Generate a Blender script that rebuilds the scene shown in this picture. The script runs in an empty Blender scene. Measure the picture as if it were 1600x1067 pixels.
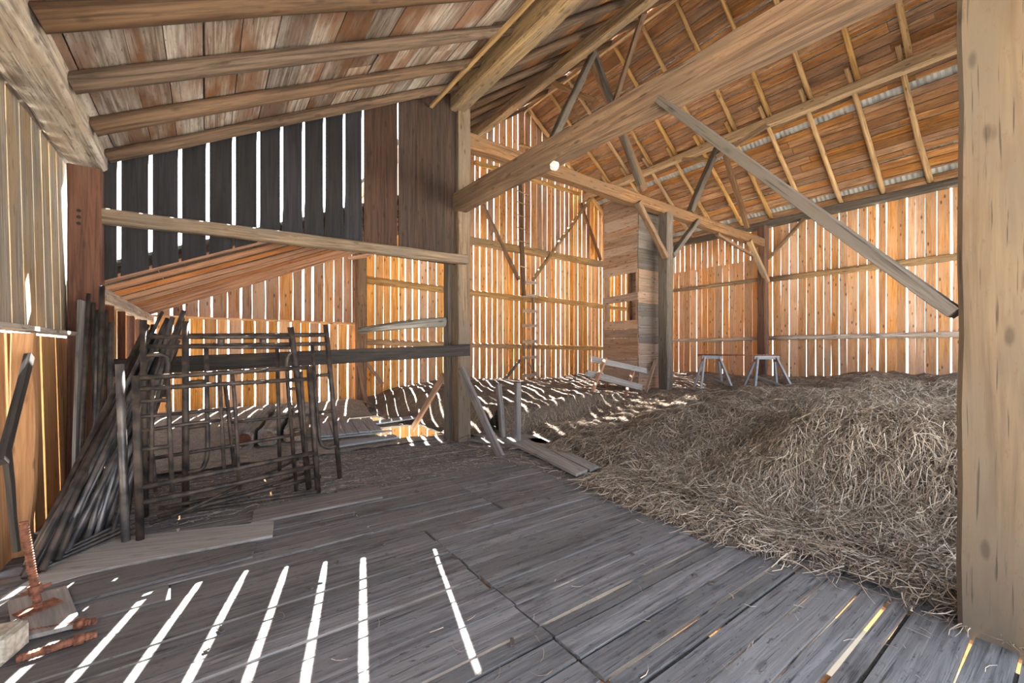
import bpy, math, random
import numpy as np
from mathutils import Vector, Matrix
random.seed(7)
rng = np.random.default_rng(7)
SC = bpy.context.scene
COL = SC.collection

# ------------------------------------------------------------------ camera
EYE = 1.6
cam_d = bpy.data.cameras.new('camera')
cam = bpy.data.objects.new('camera', cam_d)
COL.objects.link(cam)
cam.location = (0, 0, EYE)
cam.rotation_euler = (math.pi / 2, 0, -math.radians(36))
cam_d.sensor_width = 36
cam_d.lens = 660 / 1600 * 36
cam_d.shift_y = 14.5 / 1600
cam_d.clip_start = 0.05
cam_d.clip_end = 500
SC.camera = cam

# ------------------------------------------------------------------ light
SKY = 4.2
SUN = 75.0
SC.view_settings.view_transform = 'Standard'
SC.view_settings.look = 'None'
SC.view_settings.gamma = 1
SC.view_settings.use_curve_mapping = False
SC.view_settings.exposure = 0.5
SC.cycles.max_bounces = 10
SC.cycles.diffuse_bounces = 7
SC.cycles.use_denoising = True
SC.cycles.sample_clamp_indirect = 12
world = bpy.data.worlds.new('sky')
SC.world = world
world.use_nodes = True
wn, wl = world.node_tree.nodes, world.node_tree.links
wn.clear()
wtc = wn.new('ShaderNodeTexCoord')
wsep = wn.new('ShaderNodeSeparateXYZ')
wr = wn.new('ShaderNodeValToRGB')
wr.color_ramp.elements[0].position = 0.0
wr.color_ramp.elements[0].color = (0.94, 0.96, 1.0, 1)
wr.color_ramp.elements[1].position = 0.8
wr.color_ramp.elements[1].color = (0.72, 0.84, 1.0, 1)
wb = wn.new('ShaderNodeBackground')
wb.inputs['Strength'].default_value = SKY
wo = wn.new('ShaderNodeOutputWorld')
wl.new(wtc.outputs['Generated'], wsep.inputs[0])
wl.new(wsep.outputs['Z'], wr.inputs[0])
wl.new(wr.outputs[0], wb.inputs['Color'])
wl.new(wb.outputs[0], wo.inputs[0])
AZ, EL = math.radians(16.5), math.radians(48)
sun_dir = Vector((math.sin(AZ) * math.cos(EL), math.cos(AZ) * math.cos(EL), math.sin(EL)))
sun_d = bpy.data.lights.new('sun', 'SUN')
sun_d.energy = SUN
sun_d.angle = math.radians(0.25)
sun_d.color = (1.0, 0.95, 0.86)
sun = bpy.data.objects.new('sun', sun_d)
COL.objects.link(sun)
sun.rotation_euler = sun_dir.to_track_quat('Z', 'Y').to_euler()

# ------------------------------------------------------------------ geometry of the place
CA, SA = math.cos(math.radians(36)), math.sin(math.radians(36))
def ray(px, py):
    r = (px - 800) / 660; k = (548 - py) / 660
    return SA + CA * r, CA - SA * r, k           # world direction per metre of depth
def at_x(px, py, X):
    a, b, k = ray(px, py); d = X / a
    return Vector((X, b * d, EYE + k * d))
def at_y(px, py, Y):
    a, b, k = ray(px, py); d = Y / b
    return Vector((a * d, Y, EYE + k * d))
def at_z(px, py, Z):
    a, b, k = ray(px, py); d = (Z - EYE) / k
    return Vector((a * d, b * d, Z))
XL, XP, XR, YB, YM, YF = -1.12, 3.6, 15.9, 12.6, 6.6, -1.0
RIDGE_X, RIDGE_Z = 9.75, 10.85
def lean_z(x): return 3.86 + 0.54 * (x + 0.9)          # underside of boards, drive-bay lean-to
def rear_z(x): return 2.45 + 0.44 * (x + 1.0)          # rear lean-to
def main_z(x):
    return 6.35 + (RIDGE_Z - 6.35) * (x - XP) / (RIDGE_X - XP) if x < RIDGE_X else 6.15 + (RIDGE_Z - 6.15) * (XR - x) / (XR - RIDGE_X)

# ------------------------------------------------------------------ materials
def mat_new(name):
    m = bpy.data.materials.new(name); m.use_nodes = True
    n, l = m.node_tree.nodes, m.node_tree.links
    n.clear()
    out = n.new('ShaderNodeOutputMaterial')
    b = n.new('ShaderNodeBsdfPrincipled')
    l.new(b.outputs[0], out.inputs[0])
    return m, n, l, b
def c4(c): return (c[0], c[1], c[2], 1)
def wood(name, ca, cb, cc=None, knots=0.5, grain=1.0, vary=0.25, stain=0.35, stain_col=(0.10, 0.07, 0.05), rough=0.8, bump=0.25, specks=0.0):
    """grain runs along the object's local x axis; every piece gets its own shift and tone"""
    m, n, l, b = mat_new(name)
    tc = n.new('ShaderNodeTexCoord'); oi = n.new('ShaderNodeObjectInfo')
    mul = n.new('ShaderNodeMath'); mul.operation = 'MULTIPLY'; mul.inputs[1].default_value = 37.0
    l.new(oi.outputs['Random'], mul.inputs[0])
    add = n.new('ShaderNodeVectorMath'); add.operation = 'ADD'
    l.new(tc.outputs['Object'], add.inputs[0]); l.new(mul.outputs[0], add.inputs[1])
    def mapped(s):
        v = n.new('ShaderNodeVectorMath'); v.operation = 'MULTIPLY'; v.inputs[1].default_value = s
        l.new(add.outputs[0], v.inputs[0]); return v.outputs[0]
    g = n.new('ShaderNodeTexNoise'); g.inputs['Scale'].default_value = 1.0
    g.inputs['Detail'].default_value = 5; g.inputs['Roughness'].default_value = 0.65; g.inputs['Distortion'].default_value = 0.6
    l.new(mapped((1.1 * grain, 26 * grain, 26 * grain)), g.inputs['Vector'])
    r = n.new('ShaderNodeValToRGB')
    r.color_ramp.elements[0].position = 0.38; r.color_ramp.elements[0].color = c4(cb)
    r.color_ramp.elements[1].position = 0.62; r.color_ramp.elements[1].color = c4(ca)
    l.new(g.outputs[0], r.inputs[0])
    col = r.outputs[0]
    def mix(fac, a, bcol, mode='MIX'):
        x = n.new('ShaderNodeMix'); x.data_type = 'RGBA'; x.blend_type = mode
        if isinstance(fac, float): x.inputs[0].default_value = fac
        else: l.new(fac, x.inputs[0])
        l.new(a, x.inputs[6])
        if isinstance(bcol, tuple): x.inputs[7].default_value = c4(bcol)
        else: l.new(bcol, x.inputs[7])
        return x.outputs[2]
    def ramp(src, p0, p1, v0=0.0, v1=1.0):
        x = n.new('ShaderNodeMapRange'); x.inputs[1].default_value = p0; x.inputs[2].default_value = p1
        x.inputs[3].default_value = v0; x.inputs[4].default_value = v1; l.new(src, x.inputs[0]); return x.outputs[0]
    if cc:
        t = n.new('ShaderNodeTexNoise'); t.inputs['Scale'].default_value = 1.0; t.inputs['Detail'].default_value = 3
        l.new(mapped((0.9, 3.5, 3.5)), t.inputs['Vector'])
        col = mix(ramp(t.outputs[0], 0.44, 0.62), col, cc)
    if stain:
        t = n.new('ShaderNodeTexNoise'); t.inputs['Scale'].default_value = 1.0; t.inputs['Detail'].default_value = 4
        t.inputs['Roughness'].default_value = 0.6
        l.new(mapped((1.6, 7, 7)), t.inputs['Vector'])
        col = mix(ramp(t.outputs[0], 0.55, 0.75, 0.0, stain), col, stain_col)
    if specks:
        t = n.new('ShaderNodeTexNoise'); t.inputs['Scale'].default_value = 1.0; t.inputs['Detail'].default_value = 3; t.inputs['Roughness'].default_value = 0.7
        l.new(mapped((14, 42, 42)), t.inputs['Vector'])
        col = mix(ramp(t.outputs[0], 0.60, 0.70, 0.0, specks), col, stain_col)
        t = n.new('ShaderNodeTexNoise'); t.inputs['Scale'].default_value = 1.0; t.inputs['Detail'].default_value = 2
        l.new(mapped((2.2, 60, 60)), t.inputs['Vector'])
        col = mix(ramp(t.outputs[0], 0.63, 0.70, 0.0, specks), col, tuple(x * .3 for x in cb))
    if knots:
        v = n.new('ShaderNodeTexVoronoi'); v.inputs['Scale'].default_value = 1.0
        l.new(mapped((3.0, 8.5, 8.5)), v.inputs['Vector'])
        col = mix(ramp(v.outputs['Distance'], 0.20, 0.10, 0.0, knots), col, tuple(x * 0.22 for x in cb))
    hv = n.new('ShaderNodeHueSaturation')
    l.new(ramp(oi.outputs['Random'], 0, 1, 1 - vary, 1 + vary), hv.inputs['Value'])
    mm = n.new('ShaderNodeMath'); mm.operation = 'MULTIPLY'; mm.inputs[1].default_value = 7.31
    l.new(oi.outputs['Random'], mm.inputs[0])
    fr = n.new('ShaderNodeMath'); fr.operation = 'FRACT'; l.new(mm.outputs[0], fr.inputs[0])
    l.new(ramp(fr.outputs[0], 0, 1, 0.78, 1.12), hv.inputs['Saturation'])
    l.new(col, hv.inputs['Color'])
    l.new(hv.outputs[0], b.inputs['Base Color'])
    b.inputs['Roughness'].default_value = rough
    b.inputs['Specular IOR Level'].default_value = 0.3
    if bump:
        bp = n.new('ShaderNodeBump'); bp.inputs['Strength'].default_value = bump; bp.inputs['Distance'].default_value = 0.01
        l.new(g.outputs[0], bp.inputs['Height']); l.new(bp.outputs[0], b.inputs['Normal'])
    return m
def metal(name, ca, cb, scale=12, rough=0.55, metallic=0.6, p0=0.4, p1=0.6):
    m, n, l, b = mat_new(name)
    tc = n.new('ShaderNodeTexCoord'); g = n.new('ShaderNodeTexNoise')
    g.inputs['Scale'].default_value = scale; g.inputs['Detail'].default_value = 5
    l.new(tc.outputs['Object'], g.inputs['Vector'])
    r = n.new('ShaderNodeValToRGB')
    r.color_ramp.elements[0].position = p0; r.color_ramp.elements[0].color = c4(ca)
    r.color_ramp.elements[1].position = p1; r.color_ramp.elements[1].color = c4(cb)
    l.new(g.outputs[0], r.inputs[0]); l.new(r.outputs[0], b.inputs['Base Color'])
    b.inputs['Roughness'].default_value = rough; b.inputs['Metallic'].default_value = metallic
    return m
M = {}
M['orange'] = wood('orange_pine', (0.70, 0.39, 0.155), (0.45, 0.205, 0.065), knots=0.85, stain=0.25, stain_col=(0.34, 0.13, 0.04), vary=0.22, specks=0.45)
M['pinkish'] = wood('faded_pine', (0.40, 0.235, 0.145), (0.22, 0.11, 0.065), (0.34, 0.225, 0.17), knots=0.7, stain=0.3, vary=0.22, specks=0.45)
M['orange_r'] = wood('faded_orange_pine', (0.62, 0.345, 0.165), (0.37, 0.18, 0.075), (0.50, 0.30, 0.18), knots=0.85, stain=0.25, stain_col=(0.28, 0.12, 0.05), vary=0.22, specks=0.45)
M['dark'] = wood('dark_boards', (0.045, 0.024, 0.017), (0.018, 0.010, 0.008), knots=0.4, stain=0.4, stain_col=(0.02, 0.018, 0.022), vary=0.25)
M['dark_cool'] = wood('backlit_boards', (0.017, 0.0165, 0.023), (0.007, 0.007, 0.010), knots=0.3, stain=0.3, stain_col=(0.012, 0.011, 0.015), vary=0.25)  # backlit, flared look of the partition's left boards put into the colour
M['floor'] = wood('grey_floor_boards', (0.19, 0.185, 0.19), (0.085, 0.083, 0.088), (0.14, 0.135, 0.135), knots=0.4, stain=0.75, stain_col=(0.035, 0.03, 0.03), vary=0.2, rough=0.72, bump=0.7, specks=0.8)
M['floor_warm'] = wood('pale_loose_board', (0.30, 0.285, 0.275), (0.20, 0.19, 0.18), knots=0.3, stain=0.4, stain_col=(0.10, 0.085, 0.075), vary=0.1, rough=0.7)
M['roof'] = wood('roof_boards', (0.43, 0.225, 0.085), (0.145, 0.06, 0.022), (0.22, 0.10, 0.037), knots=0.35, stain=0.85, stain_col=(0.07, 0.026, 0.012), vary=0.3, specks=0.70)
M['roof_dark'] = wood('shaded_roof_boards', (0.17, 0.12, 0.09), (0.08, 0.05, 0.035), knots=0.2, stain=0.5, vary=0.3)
M['lean'] = wood('weathered_roof_boards', (0.44, 0.385, 0.345), (0.17, 0.125, 0.10), (0.19, 0.10, 0.06), knots=0.25, stain=0.85, stain_col=(0.09, 0.06, 0.045), vary=0.3, specks=0.70)
M['pole'] = wood('yellow_pole', (0.50, 0.325, 0.15), (0.26, 0.155, 0.065), knots=0.6, stain=0.3, stain_col=(0.2, 0.1, 0.04), vary=0.15)
M['pole_brown'] = wood('brown_pole', (0.14, 0.086, 0.054), (0.05, 0.031, 0.021), knots=0.4, stain=0.3, vary=0.15)
M['beam'] = wood('hewn_beam', (0.24, 0.138, 0.074), (0.09, 0.05, 0.028), (0.15, 0.092, 0.056), knots=0.5, stain=0.5, vary=0.12, bump=0.5, specks=0.70)
M['beam_light'] = wood('pale_hewn_beam', (0.40, 0.275, 0.14), (0.17, 0.105, 0.055), (0.20, 0.15, 0.105), knots=0.5, stain=0.5, vary=0.1, bump=0.5, specks=0.70)
M['beam_grey'] = wood('grey_timber', (0.14, 0.12, 0.105), (0.055, 0.046, 0.04), (0.10, 0.084, 0.072), knots=0.4, stain=0.5, vary=0.15, bump=0.5, specks=0.70)
M['beam_white'] = wood('bleached_beam', (0.60, 0.55, 0.50), (0.24, 0.20, 0.17), (0.38, 0.31, 0.25), knots=0.5, stain=0.8, stain_col=(0.12, 0.08, 0.06), vary=0.05, bump=0.7, specks=0.70)
M['red_post'] = wood('red_brown_post', (0.12, 0.048, 0.028), (0.055, 0.022, 0.014), knots=0.3, stain=0.4, vary=0.05)
M['post_tan'] = wood('grey_tan_post', (0.21, 0.155, 0.11), (0.09, 0.066, 0.048), (0.13, 0.105, 0.085), knots=0.5, stain=0.6, vary=0.05, bump=0.5, specks=0.70)
M['beam_dark'] = wood('dark_reddish_timber', (0.13, 0.075, 0.055), (0.06, 0.034, 0.026), knots=0.4, stain=0.5, vary=0.05)
M['grey_board'] = wood('grey_board', (0.22, 0.205, 0.20), (0.11, 0.10, 0.10), knots=0.3, stain=0.4, vary=0.15)
M['near_post'] = wood('tan_post', (0.145, 0.105, 0.070), (0.08, 0.056, 0.038), (0.11, 0.086, 0.064), knots=0.5, stain=0.75, grain=0.5, stain_col=(0.10, 0.065, 0.042), vary=0.0, bump=0.3, specks=0.70)
M['black_rail'] = wood('blackened_timber', (0.04, 0.034, 0.031), (0.018, 0.016, 0.015), knots=0.3, stain=0.4, vary=0.05)
M['chute'] = wood('chute_boards', (0.40, 0.25, 0.17), (0.20, 0.115, 0.075), (0.30, 0.21, 0.16), knots=0.6, stain=0.4, vary=0.25, specks=0.70)
M['chute_grey'] = wood('grey_chute_boards', (0.17, 0.15, 0.14), (0.09, 0.075, 0.07), (0.12, 0.10, 0.09), knots=0.4, stain=0.4, vary=0.35)
M['bluegrey'] = wood('painted_grey_boards', (0.33, 0.36, 0.40), (0.22, 0.24, 0.27), knots=0.2, stain=0.3, vary=0.1)
M['left'] = wood('pale_wall_boards', (0.40, 0.355, 0.30), (0.20, 0.165, 0.135), (0.36, 0.24, 0.13), knots=0.4, stain=0.4, stain_col=(0.2, 0.15, 0.12), vary=0.25, specks=0.70)
M['honey'] = wood('honey_boards', (0.52, 0.275, 0.11), (0.34, 0.155, 0.055), knots=0.6, stain=0.2, stain_col=(0.3, 0.14, 0.05), vary=0.12)
M['rear_rafter'] = wood('orange_rafter', (0.42, 0.19, 0.085), (0.24, 0.095, 0.042), knots=0.3, stain=0.3, stain_col=(0.2, 0.08, 0.04), vary=0.15)
M['bark'] = wood('bark', (0.33, 0.31, 0.28), (0.06, 0.05, 0.042), (0.20, 0.20, 0.19), knots=0.6, stain=0.7, vary=0.1, grain=0.6, bump=1.0)
M['steel'] = metal('dark_steel_tube', (0.018, 0.016, 0.016), (0.07, 0.052, 0.042), 9, 0.6, 0.2)
M['pipe'] = metal('grey_pipe', (0.05, 0.05, 0.055), (0.17, 0.155, 0.15), 5, 0.45, 0.4)
M['pipe_light'] = metal('pale_pipe', (0.16, 0.17, 0.19), (0.34, 0.33, 0.33), 4, 0.4, 0.5)
M['rust'] = metal('rusty_iron', (0.11, 0.045, 0.026), (0.26, 0.105, 0.06), 30, 0.85, 0.1)
M['tin'] = metal('corrugated_tin', (0.30, 0.315, 0.32), (0.42, 0.435, 0.44), 3, 0.55, 0.1)
M['stone'] = metal('pale_stone', (0.34, 0.30, 0.24), (0.55, 0.50, 0.42), 25, 0.95, 0.0)
M['red_paint'] = metal('red_bracket', (0.35, 0.08, 0.05), (0.45, 0.12, 0.08), 10, 0.7, 0.0)
M['white'] = metal('white_enamel', (0.75, 0.73, 0.68), (0.82, 0.80, 0.75), 8, 0.5, 0.0)
M['black'] = metal('black_hole', (0.01, 0.01, 0.01), (0.02, 0.015, 0.012), 8, 0.9, 0.0)
M['ground'] = metal('pale_dry_ground', (0.62, 0.56, 0.44), (0.74, 0.69, 0.58), 1.2, 0.95, 0.0)
M['joint_fill'] = metal('dark_joint_fill', (0.012, 0.010, 0.009), (0.03, 0.026, 0.023), 30, 0.95, 0.0)
M['plastic'] = metal('clear_scrap', (0.55, 0.58, 0.62), (0.75, 0.78, 0.82), 30, 0.3, 0.0)

def hay_mat(name, cols, rough=0.75, island=True):
    m, n, l, b = mat_new(name)
    r = n.new('ShaderNodeValToRGB'); r.color_ramp.interpolation = 'LINEAR'
    while len(r.color_ramp.elements) < len(cols): r.color_ramp.elements.new(0.5)
    for i, c in enumerate(cols):
        r.color_ramp.elements[i].position = i / (len(cols) - 1); r.color_ramp.elements[i].color = c4(c)
    if island:
        g = n.new('ShaderNodeNewGeometry'); l.new(g.outputs['Random Per Island'], r.inputs[0])
    else:
        tc = n.new('ShaderNodeTexCoord')
        a = n.new('ShaderNodeTexNoise'); a.inputs['Scale'].default_value = 22; a.inputs['Detail'].default_value = 8
        a.inputs['Roughness'].default_value = 0.75; a.inputs['Distortion'].default_value = 2.0
        l.new(tc.outputs['Object'], a.inputs['Vector'])
        mr = n.new('ShaderNodeMapRange'); mr.inputs[1].default_value = 0.33; mr.inputs[2].default_value = 0.67
        l.new(a.outputs[0], mr.inputs[0]); l.new(mr.outputs[0], r.inputs[0])
        bp = n.new('ShaderNodeBump'); bp.inputs['Strength'].default_value = 0.9; bp.inputs['Distance'].default_value = 0.03
        l.new(a.outputs[0], bp.inputs['Height']); l.new(bp.outputs[0], b.inputs['Normal'])
    l.new(r.outputs[0], b.inputs['Base Color'])
    b.inputs['Roughness'].default_value = rough; b.inputs['Specular IOR Level'].default_value = 0.25
    return m
M['hay'] = hay_mat('hay_strands', [(0.08, 0.058, 0.042), (0.29, 0.22, 0.16), (0.17, 0.128, 0.095), (0.58, 0.49, 0.38), (0.30, 0.26, 0.225)])
M['hay_bed'] = hay_mat('packed_hay', [(0.03, 0.024, 0.02), (0.13, 0.10, 0.08), (0.30, 0.25, 0.205)], island=False)

M['litter'] = hay_mat('grey_litter', [(0.12, 0.105, 0.09), (0.34, 0.30, 0.265), (0.58, 0.53, 0.48)], island=False)
M['chaff'] = hay_mat('chaff_bits', [(0.16, 0.14, 0.115), (0.42, 0.37, 0.31), (0.26, 0.22, 0.19), (0.6, 0.55, 0.48)])
# ------------------------------------------------------------------ builders
def link(name, me, mat, parent=None, mw=None):
    o = bpy.data.objects.new(name, me); COL.objects.link(o)
    if mat is not None and not me.materials: me.materials.append(mat)
    if parent is not None:
        o.parent = parent
        o.matrix_parent_inverse = Matrix.Translation(-parent.location)
    if mw is not None: o.matrix_basis = mw
    return o
def mesh(name, v, f, smooth=False):
    me = bpy.data.meshes.new(name); me.from_pydata([tuple(x) for x in v], [], f)
    if smooth: me.polygons.foreach_set('use_smooth', [True] * len(me.polygons))
    me.update(); return me
def basis(p0, p1, nrm):
    p0, p1 = Vector(p0), Vector(p1); x = (p1 - p0).normalized(); z = Vector(nrm)
    z = (z - x * z.dot(x))
    z = z.normalized() if z.length > 1e-6 else x.orthogonal().normalized()
    y = z.cross(x)
    m = Matrix((x, y, z)).transposed().to_4x4(); m.translation = (p0 + p1) / 2
    return m, (p1 - p0).length
def empty(name, loc, label=None, cat=None, group=None, kind=None):
    o = bpy.data.objects.new(name, None); COL.objects.link(o); o.location = loc; o.empty_display_size = 0.1
    tag(o, label, cat, group, kind); return o
def tag(o, label=None, cat=None, group=None, kind=None):
    if label: o['label'] = label
    if cat: o['category'] = cat
    if group: o['group'] = group
    if kind: o['kind'] = kind
    return o
def plank(name, p0, p1, w, t, nrm, mat, parent=None, seg=3, jw=0.008, jt=0.0, ends=(0, 0), bow=0.0, sk=(0.0, 0.0)):
    """sawn board; w across, t along nrm; jw edge wander; ends: random end raggedness; sk: slant of each end"""
    mw, L = basis(p0, p1, nrm)
    v, f = [], []
    for i in range(seg + 1):
        s = i / seg; x = -L / 2 + L * s
        a = w / 2 + random.uniform(-jw, jw); b = w / 2 + random.uniform(-jw, jw)
        zz = bow * math.sin(s * math.pi) + random.uniform(-jt, jt)
        ex = random.uniform(-1, 1) * (ends[0] if i == 0 else ends[1] if i == seg else 0)
        ka = sk[0] if i == 0 else sk[1] if i == seg else 0.0
        for (yy, z2) in ((-a, -t / 2), (b, -t / 2), (b, t / 2), (-a, t / 2)):
            v.append((x + ex + ka * (1 if yy > 0 else -1), yy, z2 + zz))
    for i in range(seg):
        o = 4 * i
        for k in range(4):
            f.append((o + k, o + (k + 1) % 4, o + 4 + (k + 1) % 4, o + 4 + k))
    f.append((3, 2, 1, 0)); o = 4 * seg; f.append((o, o + 1, o + 2, o + 3))
    f = [tuple(reversed(q)) for q in f]
    return link(name, mesh(name, v, f), M[mat], parent, mw)
def timber(name, p0, p1, w, h, nrm, mat, parent=None, seg=7, j=0.012, ch=0.12, bow=0.0, taper=0.0):
    """hewn beam: chamfered section, wandering faces"""
    mw, L = basis(p0, p1, nrm); v, f = [], []
    for i in range(seg + 1):
        s = i / seg; x = -L / 2 + L * s
        k = 1 - taper * s
        a, b = w / 2 * k + random.uniform(-j, j), h / 2 * k + random.uniform(-j, j); c = min(w, h) * ch
        oy = random.uniform(-j, j) * 0.6; oz = bow * math.sin(s * math.pi) + random.uniform(-j, j) * 0.6
        for (y, z) in ((-a + c, -b), (a - c, -b), (a, -b + c), (a, b - c), (a - c, b), (-a + c, b), (-a, b - c), (-a, -b + c)):
            v.append((x, y + oy, z + oz))
    n = 8
    for i in range(seg):
        o = n * i
        for k in range(n):
            f.append((o + k, o + n + k, o + n + (k + 1) % n, o + (k + 1) % n))
    f.append(tuple(range(n))); f.append(tuple(reversed(range(n * seg, n * seg + n))))
    f = [tuple(reversed(q)) for q in f]
    return link(name, mesh(name, v, f), M[mat], parent, mw)
def tube(name, pts, r, mat, parent=None, n=8, r1=None, wob=0.0, mw=None, caps=True, flat=1.0):
    """round bar or pole through points (world coordinates), local x along its chord"""
    pts = [Vector(p) for p in pts]
    mwx, L = basis(pts[0], pts[-1], (0.03, 0.02, 1)); inv = mwx.inverted(); q = [inv @ p for p in pts]
    if r1 is None: r1 = r
    v, f = [], []; prev = None
    for i, p in enumerate(q):
        d = (q[min(i + 1, len(q) - 1)] - q[max(i - 1, 0)]).normalized()
        a = (Vector((0, 0, 1)) - d * d.z) if prev is None else (prev - d * prev.dot(d))
        if a.length < 1e-4: a = d.orthogonal()
        a.normalize(); prev = a; b = d.cross(a)
        rr = (r + (r1 - r) * i / (len(q) - 1))
        for k in range(n):
            t = 2 * math.pi * k / n; ra = rr * (1 + random.uniform(-wob, wob))
            v.append(p + (a * math.cos(t) + b * math.sin(t) * flat) * ra)
    for i in range(len(q) - 1):
        for k in range(n):
            f.append((i * n + k, (i + 1) * n + k, (i + 1) * n + (k + 1) % n, i * n + (k + 1) % n))
    f = [tuple(reversed(g)) for g in f]
    if caps:
        f.append(tuple(reversed(range(n)))); f.append(tuple(range(n * (len(q) - 1), n * len(q))))
    me = mesh(name, v, f, smooth=True)
    if caps: me.polygons[-1].use_smooth = False; me.polygons[-2].use_smooth = False
    return link(name, me, M[mat], parent, mwx)
def pole(name, p0, p1, r0, r1, mat, parent=None, seg=5, bend=0.03, wob=0.07):
    p0, p1 = Vector(p0), Vector(p1); d = p1 - p0; o = Vector((random.uniform(-1, 1), random.uniform(-1, 1), random.uniform(-1, 1))) * bend
    pts = [p0 + d * (i / seg) + o * math.sin(math.pi * i / seg) + (Vector((random.uniform(-1, 1), random.uniform(-1, 1), random.uniform(-1, 1))) * bend * 0.2 if 0 < i < seg else Vector((0, 0, 0))) for i in range(seg + 1)]
    return tube(name, pts, r0, mat, parent, 8, r1, wob)

HOLES = [(2.66, 3.80, 7.45, 8.65), (2.75, 3.45, 9.35, 10.4)]     # openings in the rear floor
# value noise for the hay surface
_G = rng.random((64, 64))
def vnoise(x, y, s):
    x = np.asarray(x, float) * s + 13.7; y = np.asarray(y, float) * s + 7.3
    xi = np.floor(x).astype(int); yi = np.floor(y).astype(int); fx = x - xi; fy = y - yi
    fx = fx * fx * (3 - 2 * fx); fy = fy * fy * (3 - 2 * fy)
    g = lambda a, b: _G[a % 64, b % 64]
    return (g(xi, yi) * (1 - fx) + g(xi + 1, yi) * fx) * (1 - fy) + (g(xi, yi + 1) * (1 - fx) + g(xi + 1, yi + 1) * fx) * fy - 0.5
def sst(a, b, x):
    t = np.clip((np.asarray(x, float) - a) / (b - a), 0, 1); return t * t * (3 - 2 * t)
def hay_h(x, y):
    x = np.asarray(x, float); y = np.asarray(y, float)
    w = vnoise(x, y, 0.9) * 0.5
    h = 0.07 * sst(3.45, 3.8, x) + 0.10 * sst(3.9, 5.0, x) + 0.34 * sst(5.0, 8.5, x) + 0.20 * sst(10, 15, x)
    # big heap beside the drive floor
    hp = sst(4.3 + w * 0.7, 5.5 + w * 0.8, x) * (1 - sst(1.75 + w * 0.6, 2.75 + w * 0.5, y)) * (1 - 0.45 * sst(7.0, 10.0, x)) * 0.74
    hp2 = sst(4.6 + w, 6.4 + w, x) * (1 - sst(3.4, 5.6, y)) * (1 - 0.5 * sst(8, 11, x)) * 0.40
    h = np.maximum(h + hp * (1 - 0.25 * sst(5, 8.5, x)), h + hp2)
    # raised bank in front of the gable wall with a broken edge
    bank = sst(5.95 + w * 0.9, 6.2 + w * 0.9, y) * sst(4.05, 4.5, x) * (1 - sst(6.2, 8.2, x)) * 0.36
    h = h + bank * (1 - 0.4 * sst(8.5, 12.5, y))
    h = h + 0.30 * sst(6.9, 10.0, y) * sst(2.6, 5.0, x) * (1 - sst(6.0, 9.5, x)) * (1 - bank * 1.6)
    h = h + (vnoise(x, y, 1.7) * 0.14 + (vnoise(x, y, 4.1) * 0.09 + vnoise(x, y, 9.0) * 0.05) * (1 - .75 * sst(5.5, 8, y))) * sst(3.5, 4.6, x) * 1.1
    h = h + 0.02 * sst(3.4, 3.6, x)
    # rear lean-to bay: thin litter
    rb = (1 - sst(3.3, 3.7, x)) * sst(6.5, 6.9, y)
    h = h + rb * (0.03 + 0.18 * sst(8.3, 12.4, y) + vnoise(x, y, 1.3) * 0.06 + vnoise(x, y, 5.0) * 0.03)
    # trodden strip with loose boards, and bare margins round the floor openings
    h = h * (1 - 0.92 * (1 - sst(4.7, 5.2, x)) * sst(4.9, 5.4, y) * (1 - sst(6.1, 6.5, y)))
    h = h * (1 - 0.85 * (1 - sst(4.2, 4.6, x)) * sst(3.4, 3.9, y) * (1 - sst(6.1, 6.5, y)))
    for (x0, x1, y0, y1) in HOLES:
        dd = np.hypot(np.maximum(np.maximum(x0 - x, x - x1), 0), np.maximum(np.maximum(y0 - y, y - y1), 0))
        h = h * (0.08 + 0.92 * sst(0.05, 0.9, dd))
    return h
def hz(x, y): return float(hay_h(x, y))

# ================================================================== SETTING
# ---- outside ground
n = 40; gv, gf = [], []
for i in range(n + 1):
    for k in range(n + 1):
        x = -90 + 180 * i / n; y = -80 + 190 * k / n
        gv.append((x, y, -2.6 + (0.25 * math.sin(x * 0.11) * math.cos(y * 0.09) if abs(x - 7) > 14 or abs(y - 6) > 14 else 0)))
for i in range(n):
    for k in range(n):
        a = i * (n + 1) + k; gf.append((a, a + n + 1, a + n + 2, a + 1))
g = link('ground', mesh('ground', gv, gf, True), M['ground']); tag(g, 'pale sunlit ground outside and under the barn', None, None, 'structure')

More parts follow.
